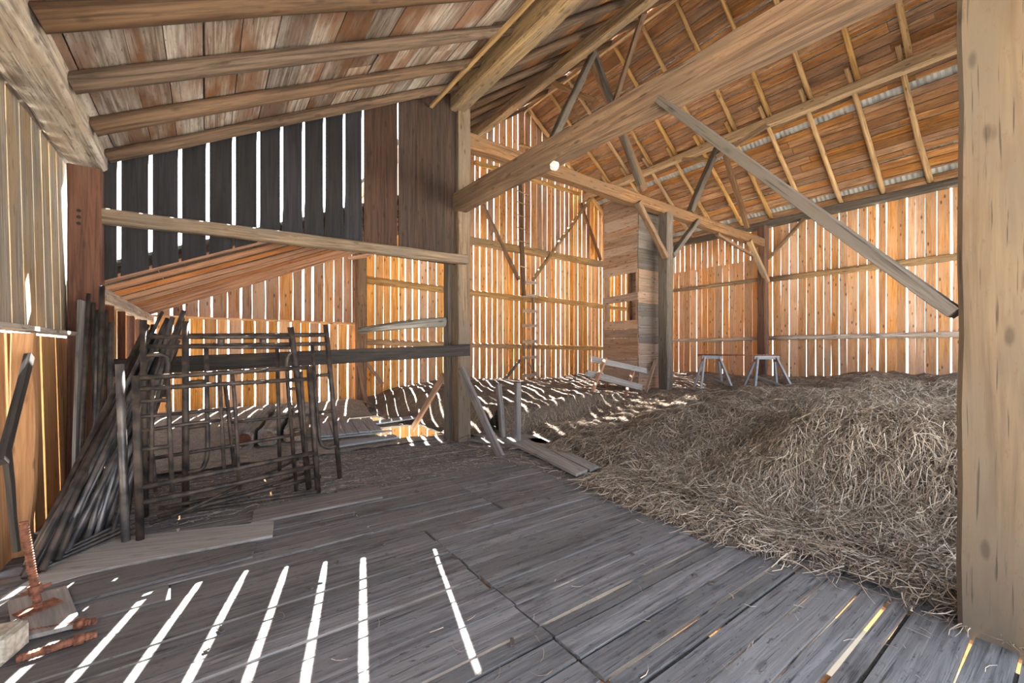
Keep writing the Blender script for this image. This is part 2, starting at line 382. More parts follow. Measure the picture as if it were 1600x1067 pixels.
# ---- drive floor: planks run along X, butt joints at x=1.58 and x=2.45
floor = empty('floor', (0, 0, 0), 'worn grey plank floor of the drive bay with glowing gaps', None, None, 'structure')
y = -1.0; row = 0; STRIPS = []
wide = {0.40: 0.02, 0.75: 0.042, 0.92: 0.022, 1.10: 0.012, 1.40: 0.036, 1.90: 0.03, 2.55: 0.012, 2.95: 0.016, 3.9: 0.014, 4.75: .016, 5.6: .02}
while y < 6.62:
    w = random.choice([0.17, 0.20, 0.22, 0.24, 0.26])
    gap = random.choice([0.010, 0.012, 0.014, 0.018])
    for k, gw in wide.items():
        if y < k <= y + w: w = max(0.12, k - y); gap = gw
    if gap < .0185 and not any(y < k <= y + w + .001 for k in wide): STRIPS.append(y + w)
    ym = y + w / 2
    cuts = [XL - 0.12, 1.575 + random.uniform(-0.01, 0.01), 3.62]
    if 3.45 < ym < 5.25: cuts = [XL - 0.12, 1.2 if row % 2 else -0.2, 2.45, 3.62]
    elif ym >= 5.25: cuts = [XL - 0.12, [0.6, 2.1, 1.3][row % 3], 3.62]
    elif ym > 2.9: cuts = [XL - 0.12, 1.575, 3.62]
    for a, b in zip(cuts[:-1], cuts[1:]):
        e = 0.006
        zt = random.uniform(-0.008, 0.006)
        plank('plank', (a + 0.009, ym, -0.013 + zt), (b - 0.009, ym, -0.013 + zt + random.uniform(-.004, .004)), w - gap, 0.026, (0, 0, 1), 'floor', floor, seg=4, jw=min(0.004, gap * 0.6), jt=0.002, ends=(e, e), sk=(random.uniform(-.006, .006), random.uniform(-.006, .006)))
    y += w; row += 1
v, f = [], []
for yd in STRIPS:
    for i in range(24):
        x0_ = XL - .1 + 4.7 * i / 24; x1_ = x0_ + 4.7 / 24
        if random.random() < .06: continue
        o_ = len(v); zz = -.012 - random.uniform(0, .006)
        v += [(x0_, yd - .014, zz), (x1_, yd - .014, zz), (x1_, yd + .014, zz), (x0_, yd + .014, zz), (x0_, yd - .014, -.026), (x1_, yd - .014, -.026), (x1_, yd + .014, -.026), (x0_, yd + .014, -.026)]
        f += [(o_, o_ + 1, o_ + 2, o_ + 3), (o_ + 7, o_ + 6, o_ + 5, o_ + 4), (o_, o_ + 4, o_ + 5, o_ + 1), (o_ + 3, o_ + 2, o_ + 6, o_ + 7)]
tag(link('joint_strip', mesh('joint_strip', v, f), M['joint_fill'], floor), None, None, None, 'stuff')  # dark strips added in the narrow joints to draw them as dark lines
for x in (-0.95, 0.25, 1.58, 2.5, 3.55):
    timber('joist', (x, -1.0, -0.135), (x, 6.6, -0.135), 0.12, 0.2, (0, 0, 1), 'honey', floor, j=0.006)
for (x, y) in ((2.6, 1.4), (3.2, 8.4)):  # added fill lights without a known source, so the plank gaps glow
    sl = bpy.data.lights.new('underfloor_fill', 'POINT'); sl.energy = 230; sl.color = (1.0, 0.74, 0.40); sl.shadow_soft_size = 0.12
    so = bpy.data.objects.new('underfloor_fill', sl); COL.objects.link(so); so.location = (x, y, -1.7)
# stable timber below, seen through the gaps
wl_ = empty('wall_lower', (0, YB, -2.6), 'pale boards of the stable below the barn floor', None, None, 'structure')
x = XL
while x < XR:
    plank('plank', (x + .15, YB, -2.6), (x + .15, YB, -0.05), 0.27, 0.03, (0, -1, 0), 'honey', wl_, seg=1)
    x += 0.30
rear = empty('floor_rear', (1.2, 9.5, 0), 'grey plank floor of the rear bays under the litter, broken open in places', None, None, 'structure')
y = 6.64
while y < 12.5:
    w = 0.24; segs = [(XL + .02, 15.88)]
    for (x0, x1, y0, y1) in HOLES:
        if y + w > y0 and y < y1:
            segs = [(XL + .02, x0 + random.uniform(-.03, .03)), (x1 + random.uniform(-.03, .03), 15.88)]
    for a, b in segs:
        plank('plank', (a, y + w / 2, -0.03), (b, y + w / 2, -0.03), w - .008, 0.04, (0, 0, 1), 'floor', rear, seg=2, jw=.002)
    y += w
y = -1.0
while y < 6.6:
    plank('plank', (3.63, y + .14, -0.03), (15.88, y + .14, -0.03), 0.272, 0.04, (0, 0, 1), 'floor', rear, seg=2, jw=.002); y += .28

# ---- board walls
def board_wall(par, axis, const, a0, a1, zlo, zhi, mat, pitch=0.25, gaps=(0.012, 0.02, 0.03, 0.045), t=0.022, jw=0.006, nrm=None, z_j=0.03, wob=0.2, seg=3):
    a = a0
    while a < a1 - 0.05:
        p = pitch * random.uniform(1 - wob, 1 + wob); p = min(p, a1 - a)
        g_ = random.choice(gaps); c = a + (p - g_) / 2
        lo = zlo(c) if callable(zlo) else zlo; hi = zhi(c) if callable(zhi) else zhi
        hi0 = (zhi(a + .01), zhi(a + p - g_)) if callable(zhi) else (hi, hi)
        m_ = random.choice(mat) if isinstance(mat, (list, tuple)) else mat
        o0 = random.uniform(-.004, .004)
        if hi - lo > 0.12:
            lo -= random.uniform(0, z_j)
            if axis == 'x':
                s0, s1 = (c, const + o0, lo), (c, const + o0, hi); nn = nrm or (0, -1, 0)
            else:
                s0, s1 = (const + o0, c, lo), (const + o0, c, hi); nn = nrm or (-1, 0, 0)
            # local +y of the board for dir z and normal n = n x z
            yv = Vector(nn).cross(Vector((0, 0, 1))); sgn = 1 if (yv.x if axis == 'x' else yv.y) > 0 else -1
            slope = (hi0[1] - hi0[0]) / 2
            plank('plank', s0, s1, p - g_, t, nn, m_, par, seg=seg, jw=min(jw, g_ * 0.45), sk=(0, slope * sgn))
        a += p

# back wall (gable end)
wb_ = empty('wall_back', (7, YB, 0), 'gable end wall of upright orange boards with light between them', None, None, 'structure')
board_wall(wb_, 'x', YB, XP + .02, XR, -0.05, 5.42, ['orange', 'orange', 'orange_r'], 0.255, (0.012, 0.018, 0.024, 0.032, 0.045))
board_wall(wb_, 'x', YB + .025, XP + .02, XR, 5.35, lambda x: main_z(x) - .02, ['pinkish', 'orange', 'orange_r', 'orange_r'], 0.255, (0.014, 0.022, 0.03, 0.05))
board_wall(wb_, 'x', YB, XL, XP, -0.05, 2.42, ['orange', 'orange', 'orange_r'], 0.27, (0.02, 0.03, 0.042))
board_wall(wb_, 'x', YB + .025, XL, XP, 2.36, lambda x: rear_z(x) - .02, ['pinkish', 'pinkish', 'orange_r'], 0.27, (0.016, 0.04, 0.055))
plank('girt', (XL, YB - .05, 2.40), (XP - .1, YB - .05, 2.36), 0.05, .05, (0, -1, 0), 'orange', wb_)
def wp(px, py): return at_y(px, py, YB - 0.12)
def rail(px0, py0, px1, py1, r, m='pole'):
    return pole('girt', wp(px0, py0), wp(px1, py1), r, r * .85, m, wb_, seg=7, bend=.02)
rail(572, 437, 845, 470, .12); rail(838, 466, 985, 484, .11)
rail(566, 534, 845, 542, .095); rail(838, 542, 985, 546, .095)
rail(742, 254, 905, 303, .09)
pole('girt', (9.4, YB - .12, 9.25), (11.5, YB - .12, 9.2), .06, .06, 'pole', wb_)
timber('girt', (XP, YB - .2, 5.33), (XR, YB - .2, 5.30), .2, .24, (0, 0, 1), 'beam_light', wb_, seg=9, j=.02)
# sloping end rafters against the gable
timber('rafter', (RIDGE_X, YB - .15, RIDGE_Z - .14), (XR, YB - .15, main_z(XR) - .14), .1, .12, (0, -1, 0), 'pole', wb_, j=.008)
timber('rafter', (RIDGE_X, YB - .15, RIDGE_Z - .14), (XP, YB - .15, main_z(XP) - .14), .1, .12, (0, -1, 0), 'pole_brown', wb_, j=.008)

# right wall
wr_ = empty('wall_right', (XR, 6, 0), 'long side wall of upright boards with bright slits and pole rails', None, None, 'structure')
board_wall(wr_, 'y', XR, -1.0, 6.75, 0.0, 6.0, ['orange_r'], 0.235, (0.008, 0.018, 0.03, 0.044), jw=.012)
board_wall(wr_, 'y', XR, 6.75, YB, 0.0, 4.85, ['orange_r'], 0.25, (0.008, 0.013, 0.02))
board_wall(wr_, 'y', XR + .025, 6.75, YB, 4.75, 6.0, ['orange_r'], 0.24, (0.012, 0.02, 0.03))
for (y0, y1, z, r) in ((-1, 6.6, 2.0, .09), (6.8, YB, 2.03, .07), (-1, 6.6, 4.03, .11), (6.8, YB, 4.1, .08)):
    pole('girt', (XR - .12, y0, z), (XR - .12, y1, z + .03), r, r * .85, 'beam_white' if z < 3 else 'beam_light', wr_, seg=9, bend=.03)
timber('wall_plate', (XR - .12, -1, 5.98), (XR - .12, YB, 5.98), .26, .22, (0, 0, 1), 'beam_grey', wr_, seg=10, j=.012)

# left wall
wlft = empty('wall_left', (XL, 5, 0), 'near side wall, bleached boards over honey boards with a ledge between', None, None, 'structure')
y = 0.6
while y < 7.2:
    p = random.choice([.22, .26, .3]); g_ = random.choice([.012, .02, .028])
    plank('plank', (XL - .10, y + p / 2, 1.76), (XL - .02 - .12, y + p / 2, 3.72), p - g_, .025, (1, 0, 0), 'left', wlft, jw=.004)
    y += p
y = 0.3
while y < 7.0:
    p = random.choice([.34, .42, .5]); g_ = random.choice([.015, .05, .08])
    plank('plank', (XL - .10, y + p / 2, -.05), (XL - .14, y + p / 2, 1.74), p - g_, .03, (1, 0, 0), 'honey', wlft, jw=.006)
    y += p
plank('ledge', (XL - .03, 0.6, 1.765), (XL - .03, 6.3, 1.775), .16, .035, (0, 0, 1), 'beam_white', wlft)
timber('stud', (XL - .04, 4.95, 0), (XL - .04, 4.95, 1.74), .1, .12, (1, 0, 0), 'honey', wlft)
# rear left wall
wlr = empty('wall_left_rear', (XL, 9.5, 0), 'rear side wall with brown studs and light between the boards', None, None, 'structure')
board_wall(wlr, 'y', XL - .02, 6.75, YB, 0.0, 2.3, ['orange_r', 'honey'], .34, (.03, .06, .09), nrm=(1, 0, 0))
y = 7.0
while y < YB - .2:
    plank('stud', (XL + .05, y, 0), (XL + .05, y, 2.22), .05, .09, (1, 0, 0), 'red_post', wlr, seg=1, jw=.002); y += 1.02
timber('wall_plate', (XL + .06, 6.7, 2.30), (XL + .06, YB, 2.34), .16, .16, (0, 0, 1), 'beam_white', wlr, j=.008)
# side wall above the rear lean-to
wside = empty('wall_upper', (XP, 9.5, 4.4), 'boards closing the main bay above the rear shed roof', None, None, 'structure')
board_wall(wside, 'y', XP - .02, 6.8, YB, 4.42, 6.3, 'pinkish', .27, (.014, .02))
timber('sill', (XP, 6.75, 4.38), (XP, YB, 4.38), .14, .14, (0, 0, 1), 'beam', wside)

# dark partition wall
wm = empty('wall_middle', (1.2, YM, 3), 'dark boarded partition above the drive bay with narrow bright slits', None, None, 'structure')
x = XL; kk = 0
while x < XP - .03:
    p = .33 if kk == 0 else .279; p = min(p, XP - x)
    g_ = .040 if x + p < 2.2 else (.034 if 2.45 < x + p < 2.7 else .005)
    c = x + p / 2 - g_ / 2
    lo = max(2.38 + .44 * (c + 1.0), 2.3) if c < .55 else 3.12
    hi = lean_z(c) - .01
    m_, L_ = basis((c, YM + .07, lo), (c, YM + .07, lean_z(c) - .12), (0, -1, 0))
    v, f = [], []
    H_ = hi - lo; lv = [0, .2 if H_ < 2 else 1 - 1.9 / H_, 1 - min(1.5, H_ * .72) / H_, 1 - min(1.3, H_ * .66) / H_, 1 - .7 / H_, 1 - .15 / H_, 1.0]; W = p - g_
    for i, s in enumerate(lv):
        z = lo + (hi - lo) * s
        top_d = hi - z
        fat = (g_ * (.55 if i == 6 else 0.0 if top_d < 1.35 else .35 if top_d < 1.7 else 1.0)) if x < 2.15 else g_ * random.uniform(.2, .9)
        hw = W / 2 + fat / 2
        sl = (.54 * (hw)) if i == 6 else ((.44 * hw) if (i == 0 and c < .55) else 0)
        for (xx, yy) in ((-hw, -.012), (hw, -.012), (hw, .012), (-hw, .012)):
            v.append((z - (lo + hi) / 2 + (sl if xx > 0 else -sl), -xx, -yy))
    for i in range(len(lv) - 1):
        o = 4 * i
        for k in range(4): f.append((o + k, o + (k + 1) % 4, o + 4 + (k + 1) % 4, o + 4 + k))
    f.append((3, 2, 1, 0)); o = 4 * (len(lv) - 1); f.append((o, o + 1, o + 2, o + 3))
    # local frame: x up, y = normal x up, z = normal(-Y)
    R = Matrix(((0, -1, 0), (0, 0, -1), (1, 0, 0))).to_4x4(); R.translation = (c, YM + .07, (lo + hi) / 2)
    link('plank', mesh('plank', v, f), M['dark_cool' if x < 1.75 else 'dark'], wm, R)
    x += p; kk += 1

# front gable above the open doors, behind the viewer
wf_ = empty('wall_front', (7, YF, 5), 'upper front gable boards above the open barn doors', None, None, 'structure')
board_wall(wf_, 'x', YF, XL, XP, 3.3, lambda x: lean_z(x) - .05, 'pinkish', .3, (.012, .02), nrm=(0, 1, 0))
board_wall(wf_, 'x', YF, XP, XR, 4.4, lambda x: main_z(x) - .05, 'pinkish', .3, (.012, .02), nrm=(0, 1, 0))
# ---- roofs ("ceiling")
def tin_sheet(name, q, par, n=60, amp=.012):
    """corrugated sheet through corners q0..q3; ribs run from q0->q3"""
    q = [Vector(a) for a in q]; nn = (q[1] - q[0]).cross(q[3] - q[0]).normalized(); v, f = [], []
    for i in range(n + 1):
        s = i / n; a = q[0].lerp(q[1], s) + nn * amp * (1 if i % 2 else -1); b = q[3].lerp(q[2], s) + nn * amp * (1 if i % 2 else -1)
        v += [a, b]
    for i in range(n): f.append((2 * i, 2 * i + 2, 2 * i + 3, 2 * i + 1))
    o = link(name, mesh(name, v, f), M['tin'], par); return o
ceil_r = empty('ceiling_right', (12.8, 6, 8), 'roof slope of orange boards on yellow pole rafters, tin showing between', None, None, 'structure')
ceil_l = empty('ceiling_left', (6.7, 6, 8), 'shaded steep roof slope of dark boards on poles', None, None, 'structure')
ceil_n = empty('ceiling_near', (1.2, 4, 5), 'low roof of weathered boards on thick round rafters', None, None, 'structure')
ceil_b = empty('ceiling_rear', (1.2, 9.5, 3.4), 'rear shed roof of orange rafters and boards', None, None, 'structure')
sr = Vector((XR + .2 - RIDGE_X, 0, main_z(XR) - .15 - RIDGE_Z)); Lr = sr.length; ur = sr.normalized(); nr = Vector((-ur.z, 0, ur.x)); nr = nr if nr.z < 0 else -nr
def roof_rows(par, top, u, nrm, L, y0, y1, mats, wmin, wmax, special=(), pieces=3, gap=(0.006, 0.012, 0.02), off=0.0):
    s = 0.02; 
    while s < L - .05:
        w = random.uniform(wmin, wmax); g_ = random.choice(gap)
        for (c0, c1) in special:
            if s < c0 < s + w + .03: w = max(.06, c0 - s); g_ = c1 - c0
        w = min(w, L - s)
        cs = [y0] + sorted(random.uniform(y0 + 1, y1 - 1) for _ in range(pieces - 1)) + [y1]
        p = top + u * (s + w / 2) + nrm * off
        for a, b in zip(cs[:-1], cs[1:]):
            if b - a > .2:
                plank('plank', (p.x, a + .003, p.z), (p.x, b - .003, p.z), w, .02, nrm, random.choice(mats), par, seg=4, jw=.004, jt=.002)
        s += w + g_
top = Vector((RIDGE_X, 0, RIDGE_Z))
# tin gaps measured from ridge: mid strip x=13.65, eave strip x=15.67
def s_of(x): return (x - RIDGE_X) / ur.x
roof_rows(ceil_r, top, ur, nr, Lr, -1.0, YB + .2, ['roof'], .17, .26, [(s_of(10.9), s_of(10.9) + .05), (s_of(12.25), s_of(12.25) + .04), (s_of(13.52), s_of(13.52) + .21), (s_of(14.35), s_of(14.35) + .03), (s_of(15.05), s_of(15.05) + .06), (s_of(15.55), s_of(15.55) + .2)], 3, (.006, .01, .022))
tin_sheet('tin_sheet', [top - nr * .05 + Vector((0, -1.2, 0)), top - nr * .05 + Vector((0, YB + .4, 0)), top + ur * (Lr + .25) - nr * .05 + Vector((0, YB + .4, 0)), top + ur * (Lr + .25) - nr * .05 + Vector((0, -1.2, 0))], ceil_r, 240)
ul = Vector((XP - RIDGE_X, 0, main_z(XP) - RIDGE_Z)); Ll = ul.length; ul.normalize(); nl = Vector((ul.z, 0, -ul.x)); nl = nl if nl.z < 0 else -nl
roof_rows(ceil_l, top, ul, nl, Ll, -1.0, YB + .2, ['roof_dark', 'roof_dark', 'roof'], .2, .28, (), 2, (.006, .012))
tin_sheet('tin_sheet', [top - nl * .05 + Vector((0, -1.2, 0)), top - nl * .05 + Vector((0, YB + .4, 0)), top + ul * (Ll + .1) - nl * .05 + Vector((0, YB + .4, 0)), top + ul * (Ll + .1) - nl * .05 + Vector((0, -1.2, 0))], ceil_l, 240)
# rafters on the main slopes, two lapped poles each
k = 0; y = -0.5
while y < YB - .5:
    j = random.uniform(-.06, .06)
    P = lambda s, u_, n_, yy, o: Vector((top.x, yy, top.z)) + u_ * s + n_ * o
    sp = s_of(12.95)
    pole('rafter', P(.05, ur, nr, y + j, .08), P(sp + .35, ur, nr, y + j * .5, .08), .055, .065, 'pole', ceil_r, bend=.03)
    pole('rafter', P(sp - .28, ur, nr, y + .14 + j * .5, .08), P(Lr - .05, ur, nr, y + .12, .085), .055, .07, 'pole', ceil_r, bend=.03)
    pole('rafter', P(.05, ul, nl, y + j, .09), P(Ll - .05, ul, nl, y + .05, .10), .065, .085, 'pole_brown', ceil_l, bend=.03)
    y += 0.985; k += 1
timber('ridge_pole', (RIDGE_X, -1, RIDGE_Z - .2), (RIDGE_X, YB, RIDGE_Z - .2), .09, .14, (0, 0, 1), 'pole', ceil_r, j=.008)
# weathered roof over the drive bay
sn = Vector((XP + .1 - (XL - .25), 0, lean_z(XP + .1) - lean_z(XL - .25))); Ln = sn.length; un = sn.normalized(); nn_ = Vector((un.z, 0, -un.x))
tn = Vector((XL - .25, 0, lean_z(XL - .25)))
roof_rows(ceil_n, tn, un, nn_, Ln, -1.0, YM + .15, ['lean'], .26, .36, (), 2, (.006, .012, .02))
q = tn - nn_ * .05
tin_sheet('tin_sheet', [q + Vector((0, -1.2, 0)), q + Vector((0, YM + .2, 0)), q + un * Ln + Vector((0, YM + .2, 0)), q + un * Ln + Vector((0, -1.2, 0))], ceil_n, 120)
for i, y in enumerate((6.48, 5.72, 4.88, 4.05, 3.25, 2.4, 1.5, .6)):
    a = Vector((-.93, y, lean_z(-.93))) + nn_ * .085; b = Vector((XP + .35, y - .05, lean_z(XP + .35))) + nn_ * .085
    pole('rafter', a, b, .085 if i else .075, .07, 'pole_brown', ceil_n, seg=7, bend=.035, wob=.06)
# rear shed roof
for i, y in enumerate(np.arange(6.9, 12.5, .66)):
    a = Vector((XL, y, rear_z(XL) - .03)); b = Vector((XP, y, rear_z(XP) - .03))
    timber('rafter', a, b, .10, .065, (0, 0, 1), 'rear_rafter', ceil_b, j=.006)
ub = Vector((XP - XL, 0, rear_z(XP) - rear_z(XL))).normalized(); nb = Vector((ub.z, 0, -ub.x)); tb = Vector((XL - .2, 0, rear_z(XL - .2) + .07))
Lb = (XP - XL + .2) / ub.x
roof_rows(ceil_b, tb, ub, nb, Lb, YM + .1, YB + .2, ['dark'], .24, .32, (), 1, (.006,))  # boards coloured dark to give the shade between the rafters
q = tb - nb * .05
tin_sheet('tin_sheet', [q + Vector((0, YM + .1, 0)), q + Vector((0, YB + .4, 0)), q + ub * Lb + Vector((0, YB + .4, 0)), q + ub * Lb + Vector((0, YM + .1, 0))], ceil_b, 90)

# ================================================================== TIMBER FRAME
def T(name, p0, p1, w, h, mat, label, cat, nrm=(0, 0, 1), group=None, **k):
    return tag(timber(name, p0, p1, w, h, nrm, mat, None, **k), label, cat, group)
# near post at the right edge
np_ = T('timber_post', (3.665, .29, -.03), (3.665, .29, 4.3), .34, .34, 'near_post', 'massive tan timber post beside the hay heap, cut by the picture edge', 'post', (-1, 0, 0), seg=10, j=.006, ch=.07)
hole = tube('peg_hole', [at_x(1518, 424, 3.491), at_x(1518, 424, 3.491) + Vector((.004, 0, 0))], .02, 'black', np_); hole.parent = np_; hole.matrix_parent_inverse = np_.matrix_basis.inverted()
# central post
cp = T('timber_post', (3.73, 6.70, -.02), (3.73, 6.70, 6.0), .25, .27, 'post_tan', 'brown square post at the inner end of the dark partition', 'post', (0, -1, 0), seg=9, j=.006, ch=.06)
T('timber_post', (3.62, 6.93, -.02), (3.62, 6.93, 3.9), .2, .15, 'beam_grey', 'dark grey half post fixed behind the partition post', 'post', (-1, 0, 0), seg=6, j=.006, ch=.05)
# post under ridge beside the chute
T('timber_post', (9.93, 6.7, -.02), (9.93, 6.7, 5.25), .28, .28, 'beam_grey', 'dark grey post standing beside the boarded chute', 'post', (0, -1, 0), seg=8, j=.008, ch=.07)
T('timber_post', (15.62, 6.72, -.02), (15.62, 6.72, 5.9), .3, .26, 'beam_dark', 'dark reddish post against the side wall behind the sawhorses', 'post', (0, -1, 0), seg=8, j=.008)
T('timber_post', (3.62, 12.36, -.02), (3.62, 12.36, 6.1), .27, .27, 'beam', 'brown post where the rear shed meets the gable wall', 'post', (0, -1, 0), seg=8, j=.008)
# left post with three holes
lp = T('timber_post', (-1.06, 6.52, -.02), (-1.06, 6.52, 3.6), .27, .2, 'red_post', 'red brown post with three oval holes behind the pipes', 'post', (0, -1, 0), seg=8, j=.004, ch=.05)
for yy in (329, 339, 349):
    c = at_y(123, yy, 6.417)
    h_ = tube('peg_hole', [c, c + Vector((0, .004, 0))], .028, 'black', None, n=12, flat=.5)
    h_.matrix_basis = Matrix.Translation(c) @ Matrix.Rotation(math.pi / 2, 4, 'Z') @ Matrix.Diagonal((1, 1.35, .65, 1))
    h_.parent = lp; h_.matrix_parent_inverse = lp.matrix_basis.inverted()
# big bleached plate beam on the near side wall
T('wall_beam', (-1.06, .2, 3.80), (-1.06, 6.75, 3.80), .32, .32, 'beam_white', 'thick bleached beam on top of the near side wall', 'beam', seg=14, j=.014, ch=.1)
# tall plate on the post line
T('roof_beam', (3.62, -.9, 6.02), (3.62, 7.05, 6.02), .26, .34, 'beam_light', 'heavy pale beam under the roof edge above the partition post', 'beam', seg=12, j=.016, ch=.1)
# rest of the plate, beyond the partition
T('roof_beam', (3.62, 7.1, 6.02), (3.62, YB - .06, 6.02), .24, .28, 'beam', 'brown roof beam running on behind the partition post to the gable', 'beam', seg=8, j=.012)
# mid height longitudinal beam
T('long_beam', (3.66, -.2, 4.07), (3.66, 6.66, 4.23), .22, .31, 'beam', 'long brown hewn beam rising from the partition post across the view', 'beam', seg=14, j=.012, ch=.1)
# knee brace board
T('knee_brace', (3.62, 2.46, 4.02), (3.62, .48, 1.82), .07, .24, 'beam_grey', 'wide grey brace plank from the long beam down to the tan post', 'brace', (-1, 0, 0), seg=6, j=.004, ch=.05).rotation_mode = 'XYZ'
# tie beam
T('tie_beam', (3.7, 6.78, 5.44), (15.6, 6.72, 5.30), .26, .28, 'beam', 'long brown tie beam crossing the barn above the chute', 'beam', seg=16, j=.018, ch=.1)
# purlins
T('purlin', (6.62, -.9, 8.12), (6.62, YB - .06, 8.12), .2, .26, 'beam_light', 'pale purlin under the shaded roof slope', 'beam', seg=16, j=.014)
T('purlin', (12.9, -.9, 8.06), (12.9, YB - .06, 8.06), .2, .24, 'pole', 'long pale purlin under the orange roof slope', 'beam', seg=16, j=.014)
# canted struts
T('strut', at_y(853, 240, 6.62), at_y(927, 84, 6.62), .14, .16, 'beam_grey', 'dark grey strut from the tie beam up to the pale purlin', 'strut', (0, -1, 0), j=.008)
T('strut', at_y(1006, 298, 6.75), at_y(921, 74, 6.75), .26, .10, 'beam', 'broad brown strut slanting down towards the chute top', 'strut', (0, -1, 0), j=.008)
T('strut', at_y(1000, 290, 6.66), at_y(928, 78, 6.66), .10, .08, 'beam_grey', 'thin grey strut nailed along the broad brown strut', 'strut', (0, -1, 0), j=.006)
T('strut', at_y(1078, 332, 6.7), at_y(1120, 232, 6.7), .17, .18, 'beam_grey', 'short grey strut from the tie beam to the long purlin', 'strut', (0, -1, 0), j=.008)
T('strut', at_y(1168, 356, 6.7), at_y(1131, 236, 6.7), .13, .13, 'beam', 'brown strut on the eave side of the long purlin', 'strut', (0, -1, 0), j=.008)
T('brace', (6.72, 5.0, 8.02), (7.82, 6.62, 7.5), .10, .13, 'beam', 'thin brown brace from the pale purlin to the broad strut, near side', 'brace', j=.006)
T('brace', (6.72, 7.6, 8.0), (7.35, 6.84, 7.42), .09, .11, 'beam', 'short brown brace from the pale purlin to the broad strut, far side', 'brace', j=.006)
T('brace', (12.88, 5.37, 8.0), (12.3, 6.6, 7.35), .09, .12, 'beam', 'small brown brace from long purlin to short grey strut, near side', 'brace', j=.006)
T('brace', (12.88, 8.07, 8.0), (12.3, 6.8, 7.35), .09, .12, 'beam_light', 'small pale brace from long purlin to short grey strut, far side', 'brace', j=.006)
T('brace', at_y(996, 316, 6.6), at_y(1040, 402, 6.6), .12, .16, 'beam', 'brown knee brace on the chute side of the dark grey post', 'brace', (0, -1, 0), j=.006)
T('brace', at_y(1090, 345, 6.6), at_y(1050, 400, 6.6), .12, .15, 'beam_grey', 'grey knee brace on the sawhorse side of the dark grey post', 'brace', (0, -1, 0), j=.006)
T('brace', at_y(1170, 376, 6.6), at_y(1199, 440, 6.6), .13, .16, 'beam_light', 'pale knee brace at the tie beam end by the reddish post', 'brace', (0, -1, 0), j=.006)
T('brace', at_y(1120, 366, 6.66), at_y(1180, 402, 6.66), .08, .10, 'beam', 'thin brown brace crossing behind the pale knee brace', 'brace', (0, -1, 0), j=.004)
T('brace', (15.7, 6.6, 4.75), (15.7, 5.5, 5.88), .09, .12, 'beam', 'brown brace along the side wall from reddish post to wall plate', 'brace', (1, 0, 0), j=.004)
# gable wall braces
T('brace', wp(748, 318), wp(806, 438), .10, .14, 'beam', 'brown brace on the gable wall slanting down to the ladder', 'brace', (0, -1, 0), j=.006).location.y -= .18
T('brace', wp(932, 292), wp(828, 438), .11, .14, 'beam_light', 'long sunlit brace on the gable wall slanting down to the ladder', 'brace', (0, -1, 0), j=.006).location.y -= .18
T('brace', wp(904, 318), wp(936, 407), .10, .12, 'beam', 'short brown brace on the gable wall near the roof slope', 'brace', (0, -1, 0), j=.006).location.y -= .1
# partition rails
T('partition_rail', (-1.0, 6.50, 3.10), (3.72, 6.50, 3.20), .16, .13, 'post_tan', 'brown rail along the bottom of the dark partition', 'rail', (0, -1, 0), seg=9, j=.008)
T('barrier_rail', (-1.15, 6.48, 1.395), (3.78, 6.50, 1.615), .2, .1, 'black_rail', 'dark heavy rail across the bay behind the scaffold frames', 'rail', (0, -1, 0), seg=9, j=.005, ch=.06)
log = pole('log_rail', at_y(560, 517, 7.4), at_y(708, 501, 6.95), .055, .10, 'bark', None, seg=8, bend=.04, wob=.12)
tag(log, 'rough grey bark log rail beside the partition post', 'log')
lath = timber('lath', (3.1, 6.6, 5.74), (3.15, 1.2, 5.78), .06, .05, (0, 0, 1), 'pole', None, j=.003)
tag(lath, 'thin yellow lath nailed under the low roof rafters', 'lath')
# braces at the centre post and the corner post
def B(p0, p1, w, t, mat, label, nrm=(0, -1, 0), name='prop_board', cat='prop'):
    return tag(plank(name, p0, p1, w, t, nrm, mat), label, cat)
b0 = at_z(783, 714, .01); B((3.62, 6.50, 1.28), (b0.x, b0.y, .0), .13, .05, 'grey_board', 'grey prop slanting from the partition post to the floor in front', (-1, -.2, 0))
b0 = at_z(668, 668, .02); B((3.58, 7.08, 1.15), (3.35, 8.0, .03), .12, .05, 'chute', 'tan prop slanting from the partition post to the floor behind', (-1, 0, 0))
B(at_y(561, 566, 12.1), at_y(572, 628, 11.6), .12, .05, 'chute', 'prop leaning beside the shed corner post', (0, -1, 0))
B(at_y(572, 566, 12.3), at_y(598, 600, 12.3), .10, .05, 'chute', 'short board slanting down from the shed corner post', (0, -1, 0))
B(at_y(783, 600, 12.1), at_y(813, 562, 12.3), .10, .05, 'grey_board', 'small pale prop low on the gable wall before the ladder', (0, -1, 0))
B(at_y(824, 567, 12.3), at_y(845, 594, 12.2), .09, .04, 'chute', 'small brown prop low on the gable wall past the ladder', (0, -1, 0))
B(at_y(545, 404, 6.9), at_y(580, 398, 6.7), .06, .04, 'rear_rafter', 'short orange stub of board under the partition rail', (0, 0, 1), 'board_stub', 'board')
# dark planks leaning on the near wall at the left edge
B(at_x(46, 556, -1.10), at_x(3, 722, -1.05), .05, .04, 'black_rail', 'dark plank slanting down across the honey boards', (1, -.3, 0), 'leaning_plank', 'plank')
B(at_x(10, 705, -1.08), at_x(26, 862, -1.04), .035, .03, 'black_rail', 'short dark plank propped low against the honey boards', (1, -.3, 0), 'leaning_plank', 'plank')

